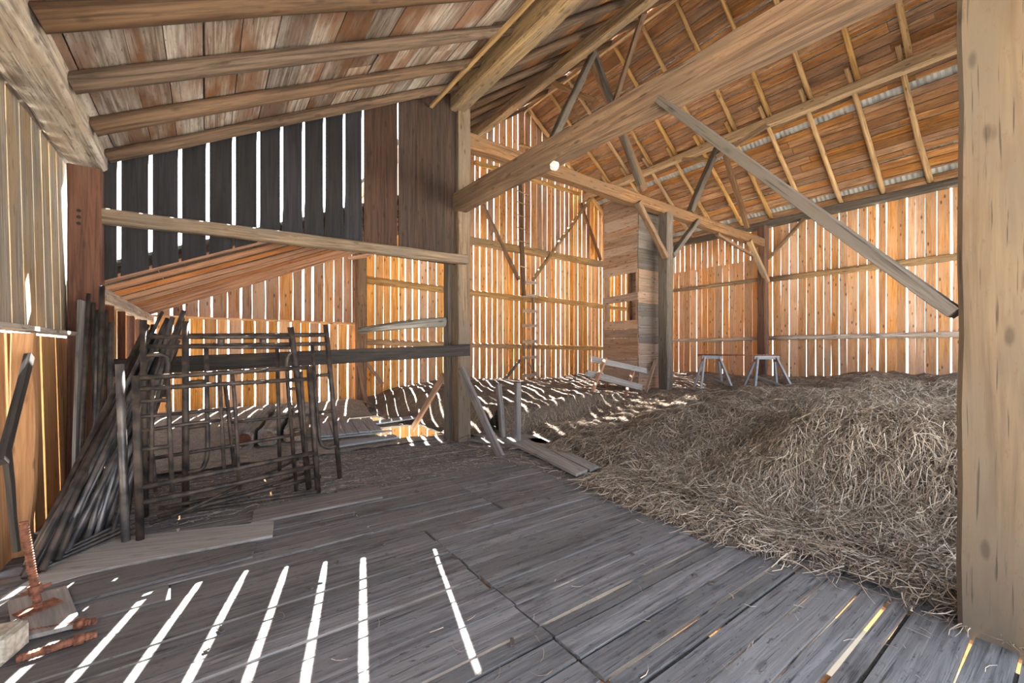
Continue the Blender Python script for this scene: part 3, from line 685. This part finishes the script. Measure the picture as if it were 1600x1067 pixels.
# ---- boarded chute
ch = empty('hay_chute', (9.85, 7.65, 0), 'tall square boarded chute with openings, beside the dark grey post', 'chute')
cx0, cx1, cy0, cy1 = 9.3, 10.42, 7.1, 8.28
for (a, b) in ((cx0, cy0), (cx0, cy1), (cx1, cy0), (cx1, cy1)):
    ix = .05 if a == cx0 else -.05; iy = .05 if b == cy0 else -.05
    timber('corner_post', (a + ix, b + iy, .0), (a + ix, b + iy, 5.45), .09, .09, (0, -1, 0), 'chute', ch, seg=4, j=.003)
z = .75
while z < 5.5:
    h_ = random.choice([.24, .3, .36]); zc = z + h_ / 2
    if not (2.40 < zc < 3.78):
        plank('board', (cx0 - .015, cy0, zc), (cx0 - .015, cy1, zc), h_ - .006, .025, (-1, 0, 0), 'chute', ch, jw=.004, ends=(.02, .02))
    if not (3.0 < zc < 3.4):
        plank('board', (cx0 - .02, cy0 - .015, zc - .15), (cx1, cy0 - .015, zc - .15), h_ - .006, .025, (0, -1, 0), 'chute_grey' if 1.9 < zc < 2.95 or zc > 3.95 else 'chute', ch, jw=.004, ends=(.02, .02))
    else:
        plank('board', (cx0 - .02, cy0 - .015, zc - .15), (cx1, cy0 - .015, zc - .15), h_ - .006, .025, (0, -1, 0), 'chute', ch, jw=.004)
    if zc < 2.0 or zc > 3.9:
        plank('board', (cx0, cy1 + .015, zc), (cx1, cy1 + .015, zc), h_ - .006, .025, (0, 1, 0), 'chute', ch, jw=.004)
    plank('board', (cx1 + .015, cy0, zc), (cx1 + .015, cy1, zc), h_ - .006, .025, (1, 0, 0), 'chute', ch, jw=.004)
    z += h_
plank('rail', (cx0 - .03, cy0 - .02, 3.05), (cx0 - .03, cy1 + .02, 3.02), .2, .03, (-1, 0, 0), 'chute', ch)
plank('board', (cx0 - .0, cy0, .55), (cx1, cy0, .55), .3, .025, (0, -1, 0), 'chute', ch)

# ---- ladder on the gable wall
la = empty('wall_ladder', (9.6, 12.3, 0), 'wooden ladder fixed to the gable wall below the tie beam', 'ladder')
for dx in (-.21, .21):
    timber('rail', (9.68 + dx, 12.27, .1), (9.68 + dx, 12.27, 4.35), .08, .09, (0, -1, 0), 'beam_light', la, seg=4, j=.003)
for py in (441, 462, 486, 509, 534, 559, 587):
    z = at_y(822, py, 12.2).z
    plank('rung', (9.68 - .34, 12.2, z), (9.68 + .36, 12.2, z + .02), .11, .03, (0, -1, 0), 'beam_white', la)
lb = empty('peg_pole', (9.25, 12.3, 4), 'pole with cross pegs climbing the gable wall above the ladder', 'ladder')
pole('pole', (9.40, 12.2, 3.6), (9.20, 12.2, 8.1), .085, .07, 'pole_brown', lb)
for py in (300, 317, 337, 357, 377, 416):
    z = at_y(806, py, 12.2).z
    pole('peg', (9.02, 12.1, z + .02), (9.56, 12.1, z - .03), .022, .02, 'pole', lb, seg=2, bend=0)

# ---- lamp on the long beam, patch on the roof
p = at_x(866, 259, 3.54)
lam = empty('wall_lamp', p, 'small round white lamp on the long brown beam', 'lamp')
tube('base', [p + Vector((.03, 0, 0)), p + Vector((-.02, 0, 0))], .055, 'white', lam, n=16)
tube('bulb', [p + Vector((-.02, 0, 0)), p + Vector((-.05, 0, 0)), p + Vector((-.06, 0, -.0))], .03, 'white', lam, n=12, r1=.015)
sx = s_of(11.3)
def on_roof(px, py, o):
    a, b, k_ = ray(px, py); # intersect with right slope
    # z = RIDGE_Z + m (x-RIDGE_X)
    mm_ = ur.z / ur.x; d = (RIDGE_Z - mm_ * RIDGE_X - EYE) / (k_ - mm_ * a)
    return Vector((a * d, b * d, EYE + k_ * d)) + nr * o
pt = plank('light_patch', on_roof(1064, 108, .02), on_roof(1090, 97, .02), .17, .01, nr, 'white', None, ends=(.03, .03), jw=.02)
tag(pt, 'small white patch nailed to the orange roof boards', 'patch')

# ================================================================== HAY
def hay_sheet(name, x0, x1, y0, y1, step, skip, label, mt='hay_bed'):
    xs = np.arange(x0, x1 + 1e-6, step); ys = np.arange(y0, y1 + 1e-6, step)
    X, Y = np.meshgrid(xs, ys, indexing='ij'); Z = hay_h(X, Y)
    v = np.stack([X.ravel(), Y.ravel(), Z.ravel()], 1); n_ = len(ys); f = []
    for i in range(len(xs) - 1):
        for k in range(n_ - 1):
            cx, cy = (xs[i] + xs[i + 1]) / 2, (ys[k] + ys[k + 1]) / 2
            if skip(cx, cy): continue
            a = i * n_ + k; f.append((a, a + n_, a + n_ + 1, a + 1))
    me = mesh(name, v.tolist(), f, True)
    o = link(name, me, M[mt]); tag(o, label, 'hay', None, 'stuff'); return o
def in_hole(x, y, m=0.0):
    return any(x0 - m < x < x1 + m and y0 - m < y < y1 + m for (x0, x1, y0, y1) in HOLES)
def near_edge(y): return 3.56 + .10 * math.sin(y * 2.1) + .06 * math.sin(y * 5.3 + 1)
hay_sheet('packed_hay', 3.4, 15.84, -.95, 12.5, .07, lambda x, y: x < near_edge(y) or in_hole(x, y) or (3.5 < y < 6.55 and x < 4.35 + .25 * math.sin(y * 3)), 'packed hay covering the mow floor and heaped beside the planks')
hay_sheet('floor_litter', XL + .16, 3.4, 6.95, 12.5, .1, lambda x, y: in_hole(x, y, .05) or (x > 1.0 and x < 3.4 and y < 8.3 and random.random() < .0), 'dusty hay litter on the rear shed floor', 'litter')
def strands(name, N, sampler, label, Lr_=(.10, .30), wr=(.002, .0045), lift=.03, curl=1.2, base=hay_h, seg=3, mt='hay'):
    x, y = sampler(N); N = len(x)
    th = rng.uniform(0, 2 * np.pi, N); L = rng.uniform(Lr_[0], Lr_[1], N); wd = rng.uniform(wr[0], wr[1], N)
    # on steep faces the strands hang downhill
    e = .05; gx = (base(x + e, y) - base(x - e, y)) / (2 * e); gy = (base(x, y + e) - base(x, y - e)) / (2 * e); gm = np.hypot(gx, gy)
    dn = np.arctan2(-gy, -gx); steep = (gm > .6) & (rng.random(N) < .75); th = np.where(steep, dn + rng.normal(0, .8, N), th)
    cu = rng.normal(0, curl, N); tilt = rng.uniform(-.15, .9, N) * lift * 2.0; l0 = rng.uniform(0, lift, N)
    pts = np.zeros((N, seg + 1, 3)); cx, cy = x.copy(), y.copy(); a = th.copy()
    hor = 1 / np.sqrt(1 + np.minimum(gm, 2.0) ** 2)
    for i in range(seg + 1):
        s = i / seg
        pts[:, i, 0] = cx; pts[:, i, 1] = cy
        pts[:, i, 2] = base(cx, cy) + .004 + l0 * (1 - s) + tilt * s * s + np.sin(s * np.pi) * rng.uniform(0, .35, N) * lift
        cx = cx + np.cos(a) * L / seg * np.where(steep, hor, 1); cy = cy + np.sin(a) * L / seg * np.where(steep, hor, 1); a = a + cu / seg
    side = np.stack([-np.sin(th), np.cos(th), rng.uniform(-1, 1, N)], 1); side /= np.linalg.norm(side, axis=1, keepdims=True)
    V = np.zeros((N, seg + 1, 2, 3)); tw = wd[:, None] * np.linspace(1, .5, seg + 1)[None, :]
    V[:, :, 0] = pts - side[:, None] * tw[..., None]; V[:, :, 1] = pts + side[:, None] * tw[..., None]
    V = V.reshape(-1, 3); nv = (seg + 1) * 2
    q = np.array([[2 * i, 2 * i + 2, 2 * i + 3, 2 * i + 1] for i in range(seg)])
    F = (np.arange(N)[:, None, None] * nv + q[None]).reshape(-1, 4)
    me = bpy.data.meshes.new(name); me.vertices.add(len(V)); me.vertices.foreach_set('co', V.ravel().astype(np.float32))
    me.loops.add(F.size); me.loops.foreach_set('vertex_index', F.ravel().astype(np.int32))
    me.polygons.add(len(F)); me.polygons.foreach_set('loop_start', np.arange(0, F.size, 4, dtype=np.int32))
    me.update(calc_edges=True); me.validate()
    o = link(name, me, M[mt]); tag(o, label, 'hay', None, 'stuff'); return o
def s_near(N):
    x = 3.5 + 5.2 * rng.random(N) ** 1.35; y = rng.uniform(-.9, 6.3, N)
    e = 3.42 + .12 * np.sin(y * 2.1) + .25 * rng.random(N) ** 2
    ok = (x > e) & ~((y > 3.6) & (x < 4.3 + .6 * (y > 5.1)) & (rng.random(N) < .88)); return x[ok], y[ok]
def s_far(N):
    x = rng.uniform(4.0, 15.35, N); y = rng.uniform(.0, 12.05, N); ok = ~((x < 8.2) & (y < 6.0)); return x[ok], y[ok]
def s_pile(N):
    x = rng.uniform(4.0, 7.5, N); y = rng.uniform(-.6, 3.2, N); return x, y
def s_rear(N):
    x = rng.uniform(XL + .32, 3.6, N); y = rng.uniform(6.9, 12.2, N)
    ok = ~np.array([in_hole(a, b, .08) for a, b in zip(x, y)]); return x[ok], y[ok]
strands('loose_hay', 42000, s_near, 'tangled pale hay stalks spilling to the edge of the plank floor', (.08, .26))
strands('heaped_hay', 26000, s_pile, 'long hay stalks hanging over the big heap by the tan post', (.12, .34), (.002, .0045), .10, 1.5)
strands('scattered_hay', 26000, s_far, 'short hay stalks spread across the mow up to the far walls', (.12, .32), (.002, .004), .010)
strands('chaff', 11000, s_rear, 'fine chaff and stalks on the rear shed floor', (.05, .18), (.002, .004), .01, mt='chaff')
flat = lambda x, y: np.zeros_like(np.asarray(x, float))
def s_fl(N):
    x = 3.6 - 3.4 * rng.random(N) ** 2.2; y = rng.uniform(0, 6.5, N); return x, y
strands('stray_stalks', 420, s_fl, 'stray hay stalks lying on the worn planks', (.03, .13), (.001, .0022), .004, base=flat)
def s_fl2(N):
    x = rng.uniform(-.6, 3.5, N); y = 6.9 - 2.0 * rng.random(N) ** 1.4; return x, y
strands('floor_chaff', 7000, s_fl2, 'chaff along the planks below the barrier rail', (.02, .09), (.001, .003), .006, base=flat, mt='chaff')

# ================================================================== SCAFFOLD FRAMES
def frame(loc2, dirp, members, label, lean=0.0, group='steel scaffold frames'):
    """members: (kind, [pixel points]) lying in the vertical plane through loc2 with direction dirp"""
    root = empty('scaffold_frame', (loc2[0], loc2[1], 0), label, 'scaffold')
    nx, ny = -dirp[1], dirp[0]; c = nx * loc2[0] + ny * loc2[1]
    def hit(px, py):
        a, b, k_ = ray(px, py); kk_ = nx * a + ny * b
        # plane leans back with height
        d = (c + lean * EYE) / (kk_ - lean * k_) if abs(lean) > 1e-6 else c / kk_
        return Vector((a * d, b * d, max(EYE + k_ * d, .02)))
    for kind, pts, r in members:
        p = [hit(*q) for q in pts]
        if len(p) > 2:
            # smooth corners
            s = [p[0]]
            for i in range(1, len(p) - 1):
                s += [p[i].lerp(p[i - 1], .25), p[i].lerp(p[i].lerp(p[i - 1], .25), .3).lerp(p[i].lerp(p[i + 1], .25), .3), p[i].lerp(p[i + 1], .25)]
            s.append(p[-1]); p = s
        tube(kind, p, r * 1.12, 'steel', root, n=8)
    return root
ang = math.atan2(.40, 1.46)
frame((-.44, 4.68), (1.46, .40), [
    ('post', [(212, 587), (219, 848)], .027), ('post', [(483, 572), (497, 773)], .027),
    ('crossbar', [(212, 591), (483, 574)], .02), ('crossbar', [(213, 608), (485, 592)], .019),
    ('crossbar', [(218, 762), (360, 734), (495, 706)], .022), ('crossbar', [(218, 786), (360, 757), (495, 727)], .022),
    ('inner_post', [(238, 590), (236, 752)], .016), ('inner_post', [(262, 592), (269, 768)], .017),
    ('rung', [(214, 627), (263, 625)], .015), ('rung', [(214, 651), (265, 648)], .015), ('rung', [(216, 703), (266, 697)], .017),
    ('inner_post', [(343, 585), (350, 733)], .015), ('inner_post', [(363, 584), (368, 641), (374, 765)], .016),
    ('rung', [(217, 674), (287, 663), (347, 656)], .014),
    ('inner_post', [(470, 580), (479, 712)], .016),
], 'low scaffold frame standing foremost, bent posts and a rusty double bottom bar')
frame((-.157, 5.29), (1.513, .216), [
    ('post', [(290, 502), (290, 800)], .027), ('post', [(509, 507), (531, 750)], .027),
    ('crossbar', [(290, 525), (511, 523)], .023), ('crossbar', [(290, 541), (512, 537)], .022),
    ('spacer', [(345, 526), (345, 540)], .03), ('spacer', [(411, 525), (411, 539)], .03),
    ('inner_post', [(322, 542), (325, 712), (316, 734), (290, 738)], .019),
    ('crossbar', [(290, 668), (324, 663)], .021), ('crossbar', [(290, 598), (324, 595)], .018),
    ('inner_post', [(488, 538), (499, 694), (512, 700), (527, 696)], .018),
    ('rung', [(492, 587), (517, 585)], .016), ('rung', [(496, 644), (521, 642)], .016),
    ('inner_post', [(433, 541), (437, 736)], .018), ('crossbar', [(360, 660), (420, 654), (497, 646)], .014),
], 'tall scaffold frame with paired top bars and a curved inner tube')
frame((-.47, 5.30), (1.42, -.02), [
    ('post', [(224, 500), (227, 812)], .026), ('post', [(454, 511), (466, 600), (483, 772)], .03),
    ('crossbar', [(224, 526), (454, 527)], .019), ('crossbar', [(224, 541), (456, 543)], .018),
    ('inner_post', [(255, 620), (263, 575), (262, 558), (250, 553), (226, 556)], .018),
    ('inner_post', [(463, 770), (447, 566), (451, 553), (459, 551)], .018),
    ('crossbar', [(226, 718), (365, 696), (478, 676)], .016), ('crossbar', [(226, 651), (367, 638)], .015),
    ('inner_post', [(352, 600), (366, 728)], .017), ('inner_post', [(239, 710), (243, 768)], .014),
    ('rung', [(450, 608), (466, 607)], .015), ('rung', [(453, 640), (470, 638)], .015), ('rung', [(457, 672), (474, 670)], .015),
], 'tall scaffold frame behind the others with arched corner tubes')
# ---- pipes
def pipe(p0, p1, r, label, grp, mat='pipe', nm='steel_pipe', cat='pipe', bend=0.0):
    p0, p1 = Vector(p0), Vector(p1)
    pts = [p0.lerp(p1, i / 3) + Vector((0, 0, bend * math.sin(math.pi * i / 3))) for i in range(4)]
    return tag(tube(nm, pts, r, mat, None, n=8), label, cat, grp)
g1 = 'pipes leaning in a fan against the barrier rail'
for i in range(26):
    s = i / 25
    bx = -1.04 + .46 * s + random.uniform(-.04, .04); by = 4.35 + .95 * s + random.uniform(-.25, .25)
    tx = -.62 + .42 * random.random(); ty = 6.36 - random.uniform(0, .08); tz = 1.62 + random.uniform(.0, .45)
    pipe((bx, by, .03), (tx, ty, tz), random.choice([.018, .022, .026]), 'grey steel pipe in the fan leaning on the barrier rail', g1, random.choice(['pipe', 'pipe_light', 'steel', 'steel', 'pipe']))
g2 = 'pipes standing against the red brown post'
for i in range(8):
    bx = -.98 + .03 * i; by = 5.55 + random.uniform(-.2, .3)
    pipe((bx, by, .02), (-1.08 + .035 * i, 6.33, 2.15 + random.uniform(-.3, .35)), random.choice([.018, .024]), 'slender pipe standing nearly upright against the red brown post', g2, random.choice(['pipe', 'steel']))
pipe((-.53, 4.71, .0), at_y(187, 569, 4.83), .03, 'thick upright pipe standing beside the low scaffold frame', None)
B(at_z(118, 812, 0), at_y(128, 470, 6.28), .07, .03, 'grey_board', 'grey wooden lath standing among the pipes at the red brown post', (1, -.6, 0), 'leaning_lath', 'lath')
g3 = 'pipes lying across the floor under the scaffold frames'
for (a, b, r, z0, z1) in (((-.35, 5.0), (1.1, 5.35), .022, .09, .12), ((-.4, 4.95), (.95, 5.45), .018, .06, .16), ((-.3, 5.2), (1.0, 5.05), .02, .04, .04), ((-.25, 4.88), (.9, 5.6), .016, .1, .3), ((-.35, 5.12), (.6, 5.3), .02, .13, .1)):
    pipe((a[0], a[1], z0), (b[0], b[1], z1), r, 'rusty pipe lying under the scaffold frames', g3, 'steel')
g4 = 'thin rods lying at the foot of the pipe fan'
for i in range(4):
    pipe((-1.0, 4.42 + .07 * i, .02), (-.48, 4.95 + .04 * i, .03 + .03 * i), .013, 'thin rod lying at the foot of the leaning pipes', g4, 'pipe', 'steel_rod', 'rod')

# ---- loose boards on the drive floor
def slab(name, pts, t, mat, label, cat='board', z0=0.002):
    """flat board from an outline of floor points"""
    c = sum((Vector((p[0], p[1], 0)) for p in pts), Vector()) / len(pts); n_ = len(pts)
    d = max(((Vector((pts[i][0], pts[i][1], 0)) - Vector((pts[(i + 1) % n_][0], pts[(i + 1) % n_][1], 0))) for i in range(n_)), key=lambda v_: v_.length)
    rot = Matrix.Rotation(math.atan2(d.y, d.x), 4, 'Z'); mw = Matrix.Translation((c.x, c.y, z0)) @ rot; inv = mw.inverted()
    lo = [inv @ Vector((p[0], p[1], z0)) for p in pts]; v = [tuple(q) for q in lo] + [(q.x, q.y, t) for q in lo]
    f = [tuple(reversed(range(n_))), tuple(range(n_, 2 * n_))] + [(i, (i + 1) % n_, n_ + (i + 1) % n_, n_ + i) for i in range(n_)]
    o = link(name, mesh(name, v, f), M[mat], None, mw); bpy.context.view_layer.update()
    return tag(o, label, cat)
fz = lambda *p: [tuple(at_z(x_, y_, 0)[:2]) for x_, y_ in p]
slab('loose_board', fz((-20, 952), (125, 862), (195, 843), (428, 818), (426, 840), (175, 890), (40, 930)), .022, 'floor_warm', 'long pale loose board reaching from the pipes across the floor')
slab('loose_board', fz((398, 797), (592, 760), (598, 779), (420, 815), (392, 821)), .022, 'grey_board', 'shorter pale loose board beyond the long one')
slab('loose_board', fz((-40, 975), (30, 932), (120, 905), (300, 868), (400, 850), (395, 872), (60, 960)), .018, 'floor', 'darker loose board lying along the long pale one')
slab('plywood_square', fz((12, 950), (104, 926), (127, 985), (22, 1012)), .024, 'floor_warm', 'square plywood piece under the rusty screw jack', z0=.022)
# screw jacks
def screw(name, p0, p1, r, par):
    p0, p1 = Vector(p0), Vector(p1); L = (p1 - p0).length; k_ = int(L / .016); pts = []; n_ = 10
    mw, L = basis(p0, p1, (0.1, 0.2, 1)); v, f = [], []
    for i in range(2 * k_ + 1):
        x_ = -L / 2 + L * i / (2 * k_); rr = r * (1.0 if i % 2 else .84)
        for q_ in range(n_):
            t = 2 * math.pi * q_ / n_; v.append((x_, rr * math.cos(t), rr * math.sin(t)))
    for i in range(2 * k_):
        for q_ in range(n_): f.append((i * n_ + q_, i * n_ + (q_ + 1) % n_, (i + 1) * n_ + (q_ + 1) % n_, (i + 1) * n_ + q_))
    f.append(tuple(reversed(range(n_)))); f.append(tuple(range(2 * k_ * n_, 2 * k_ * n_ + n_)))
    return link(name, mesh(name, v, f), M['rust'], par, mw)
jb = at_z(60, 950, .05)
jk = empty('screw_jack', (jb.x, jb.y, .046), 'rusty screw jack standing upright on the plywood square', 'jack')
jt = at_y(37, 815, jb.y + .03)
screw('threaded_rod', (jb.x, jb.y, .05), jt, .021, jk)
plank('foot_plate', (jb.x - .075, jb.y - .05, .052), (jb.x + .075, jb.y + .05, .052), .11, .008, (0, 0, 1), 'rust', jk, seg=1, jw=0)
dj = (jt - Vector((jb.x, jb.y, .05))).normalized(); b_ = Vector((jb.x, jb.y, .05)) + dj * .09
tube('wing_nut', [b_, b_ + dj * .05], .034, 'rust', jk, n=6)
tube('wing_nut', [b_ + Vector((-.06, -.02, .02)), b_ + Vector((.06, .02, .03))], .012, 'rust', jk)
for (a, b, lab) in (((28, 992), (150, 970), 'rusty threaded jack lying against the plywood edge'), ((26, 1030), (152, 990), 'rusty threaded jack lying farther out on the planks')):
    p0 = at_z(a[0], a[1], .03); p1 = at_z(b[0], b[1], .03); r_ = empty('fallen_jack', (p0.x, p0.y, 0), lab, 'jack')
    screw('threaded_rod', p0, p1, .021, r_)
    e_ = (p1 - p0).normalized(); tube('wing_nut', [p1 - e_ * .09, p1 - e_ * .05], .032, 'rust', r_, n=6)
# stone block
bk = at_z(-2, 1030, 0)
v, f = [], []
import bmesh
bm = bmesh.new(); bmesh.ops.create_cube(bm, size=1.0)
bmesh.ops.bevel(bm, geom=bm.edges[:], offset=.14, segments=3, affect='EDGES')
for vv in bm.verts: vv.co = Vector((vv.co.x * .15, vv.co.y * .2, vv.co.z * .15)) + Vector((random.uniform(-.003, .003),) * 3)
me = bpy.data.meshes.new('stone_block'); bm.to_mesh(me); bm.free()
sb = link('stone_block', me, M['stone'], None, Matrix.Translation((bk.x, bk.y, .077)) @ Matrix.Rotation(-.3, 4, 'Z')); tag(sb, 'rough pale stone block at the picture edge beside the fallen jacks', 'stone')
# crumpled scraps
def scrap(p, s, lab, mat='plastic'):
    bm = bmesh.new(); bmesh.ops.create_icosphere(bm, subdivisions=2, radius=1)
    for vv in bm.verts: vv.co = Vector((vv.co.x * s * random.uniform(.6, 1.2), vv.co.y * s * .7 * random.uniform(.6, 1.2), abs(vv.co.z) * s * .35 * random.uniform(.3, 1.2)))
    me = bpy.data.meshes.new('scrap'); bm.to_mesh(me); bm.free()
    return tag(link('crumpled_scrap', me, M[mat], None, Matrix.Translation(p)), lab, 'litter')
scrap(at_z(312, 790, .003), .07, 'crumpled clear plastic scrap on the planks below the scaffold')
q = at_z(1119, 772, .1); scrap((q.x, q.y, hz(q.x, q.y) + .02), .06, 'crumpled plastic scrap at the foot of the hay heap')

for i in range(34):
    x_ = random.uniform(-.5, 3.4); y_ = random.uniform(1.2, 5.6)
    if i > 22: x_ = random.uniform(2.6, 3.7); y_ = random.uniform(3.2, 6.2)
    a_ = random.uniform(0, 3.14); l_ = random.uniform(.02, .07)
    tag(plank('wood_chip', (x_, y_, .008), (x_ + l_ * math.cos(a_), y_ + l_ * math.sin(a_), .008 + random.uniform(0, .004)), random.uniform(.012, .03), .008, (0, 0, 1), 'beam_grey', None, seg=2, jw=.005), 'dark chip of wood or bark lying loose on the worn planks', 'chip', 'chips scattered over the worn planks')
# ---- boards, stakes and logs beyond
slab('grey_plank', fz((727, 688), (760, 678), (838, 694), (810, 702), (775, 697)), .03, 'grey_board', 'grey board end at the foot of the partition post', z0=.004)
for (pp, lab) in ((((740, 672), (870, 690), (852, 699), (735, 682)), 'broad grey board lying behind the two stakes'), (((778, 688), (836, 698), (918, 741), (900, 748), (838, 716)), 'split grey board along the hay edge'), (((822, 690), (845, 690), (935, 735), (922, 741)), 'second grey board along the hay edge, half under stalks')):
    slab('grey_plank', fz(*pp), .035, 'floor_warm', lab, z0=.028)
for (px, base_y, top_y, lab) in ((779, 688, 600, 'grey stake standing nearer the partition post'), (809, 694, 598, 'grey stake standing nearer the hay')):
    b_ = at_z(px + 7, base_y, 0) if px < 800 else at_z(px, base_y, 0); t_ = at_y(px, top_y, b_.y)
    tag(timber('stake', (b_.x, b_.y, 0), t_, .09, .09, (0, -1, 0), 'grey_board', None, seg=4, j=.003), lab, 'stake')
# painted board panel
pn = empty('painted_pallet', (2.2, 8.6, .05), 'blue grey board panel lying beside the floor opening', 'panel')
for i in range(5):
    a = Vector((1.72 + .22 * i, 7.9, .10)); b = Vector((2.0 + .22 * i, 9.5, .10))
    plank('board', a, b, .2, .025, (0, 0, 1), 'bluegrey', pn, jw=.002)
plank('batten', (1.62, 7.93, .06), (2.9, 7.93, .06), .09, .03, (0, 0, 1), 'bluegrey', pn)
for (a, b, w, lab) in (((1.7, 7.22), (2.75, 7.30), .3, 'grey board lying at the near corner of the floor opening'), ((2.45, 8.88), (3.85, 9.12), .32, 'grey board bridging between the two floor openings')):
    tag(plank('grey_plank', (a[0], a[1], .07), (b[0], b[1], .08), w, .03, (0, 0, 1), 'bluegrey', None), lab, 'board')
for (x0, x1, lab, w) in ((.50, .98, 'squared log with split red end, nearest the side wall', .26), (.83, 1.32, 'middle squared log with pale sunlit top', .27), (1.2, 1.68, 'squared log with tan cut end, nearest the post', .28)):
    lg = timber('squared_log', (x0, 8.0, .17), (x1 + .25, 11.2, .22), w, .27, (0, 0, 1), 'bark', None, seg=10, j=.018, ch=.14)
    tag(lg, lab, 'log')
    ef = tube('cut_end', [Vector((x0 - .002, 7.985, .17)), Vector((x0, 8.0, .17))], w * .42, 'red_post' if x0 < .6 else 'chute', None, n=10)
    ef.parent = lg; ef.matrix_parent_inverse = lg.matrix_basis.inverted()

# ---- sawhorses
def sawhorse(c, ang_, L, H, label):
    z0 = hz(c[0], c[1]); r_ = empty('sawhorse', (c[0], c[1], z0), label, 'sawhorse')
    u = Vector((math.cos(ang_), math.sin(ang_), 0)); n_ = Vector((-u.y, u.x, 0)); C_ = Vector((c[0], c[1], z0))
    plank('top_rail', C_ - u * L / 2 + Vector((0, 0, H)), C_ + u * L / 2 + Vector((0, 0, H)), .11, .09, (0, 0, 1), 'bluegrey', r_, seg=1, jw=0)
    for a in (-1, 1):
        for b in (-1, 1):
            t_ = C_ + u * a * (L / 2 - .08) + n_ * b * .05 + Vector((0, 0, H)); f_ = C_ + u * a * (L / 2 + .12) + n_ * b * .34
            f_.z = hz(f_.x, f_.y) - .01
            plank('leg', t_, f_, .09, .045, u, 'bluegrey', r_, seg=1, jw=0)
        m0 = C_ + u * a * (L / 2 - .06)
        plank('bracket', m0 + n_ * -.09 + Vector((0, 0, H - .06)), m0 + n_ * .09 + Vector((0, 0, H - .06)), .10, .06, u, 'red_paint', r_, seg=1, jw=0)
    for b in (-1, 1):
        p0 = C_ + u * (-L / 2) + n_ * b * .22 + Vector((0, 0, H * .4)); p1 = C_ + u * (L / 2 + .1) + n_ * b * .34 + Vector((0, 0, .03))
        plank('cross_brace', p0, p1, .05, .03, n_, 'beam_grey', r_, seg=1, jw=0)
    return C_ + Vector((0, 0, H))
s1 = sawhorse((11.5, 6.30), -.75, .55, .80, 'grey sawhorse with red brackets, nearer the dark grey post')
s2 = sawhorse((12.15, 5.15), -.75, .62, .82, 'grey sawhorse with red brackets, nearer the side wall post')
tag(tube('steel_bar', [s1 + Vector((-.2, .3, .065)), s2 + Vector((.2, -.3, .065))], .02, 'rust', None), 'thin bar lying across the two sawhorses', 'bar')
# ---- broken feed rack by the chute
rk = empty('feed_rack', (9.2, 7.0, .4), 'broken slatted rack leaning in the hay before the chute', 'rack')
for (a, b, w) in (((924, 561), (1010, 580), .14), ((917, 583), (1003, 606), .15)):
    plank('slat', at_y(a[0], a[1], 7.15 if w == .14 else 6.9), at_y(b[0], b[1], 6.75 if w == .14 else 6.5), w, .035, (-.2, -1, .3), 'floor_warm', rk)
for (a, b) in (((946, 560), (925, 613)), ((992, 571), (976, 622)), ((1024, 563), (1007, 619))):
    plank('leg', at_y(a[0], a[1], 6.95), at_y(b[0], b[1], 6.55), .08, .05, (-1, -.3, 0), 'chute', rk, seg=1)
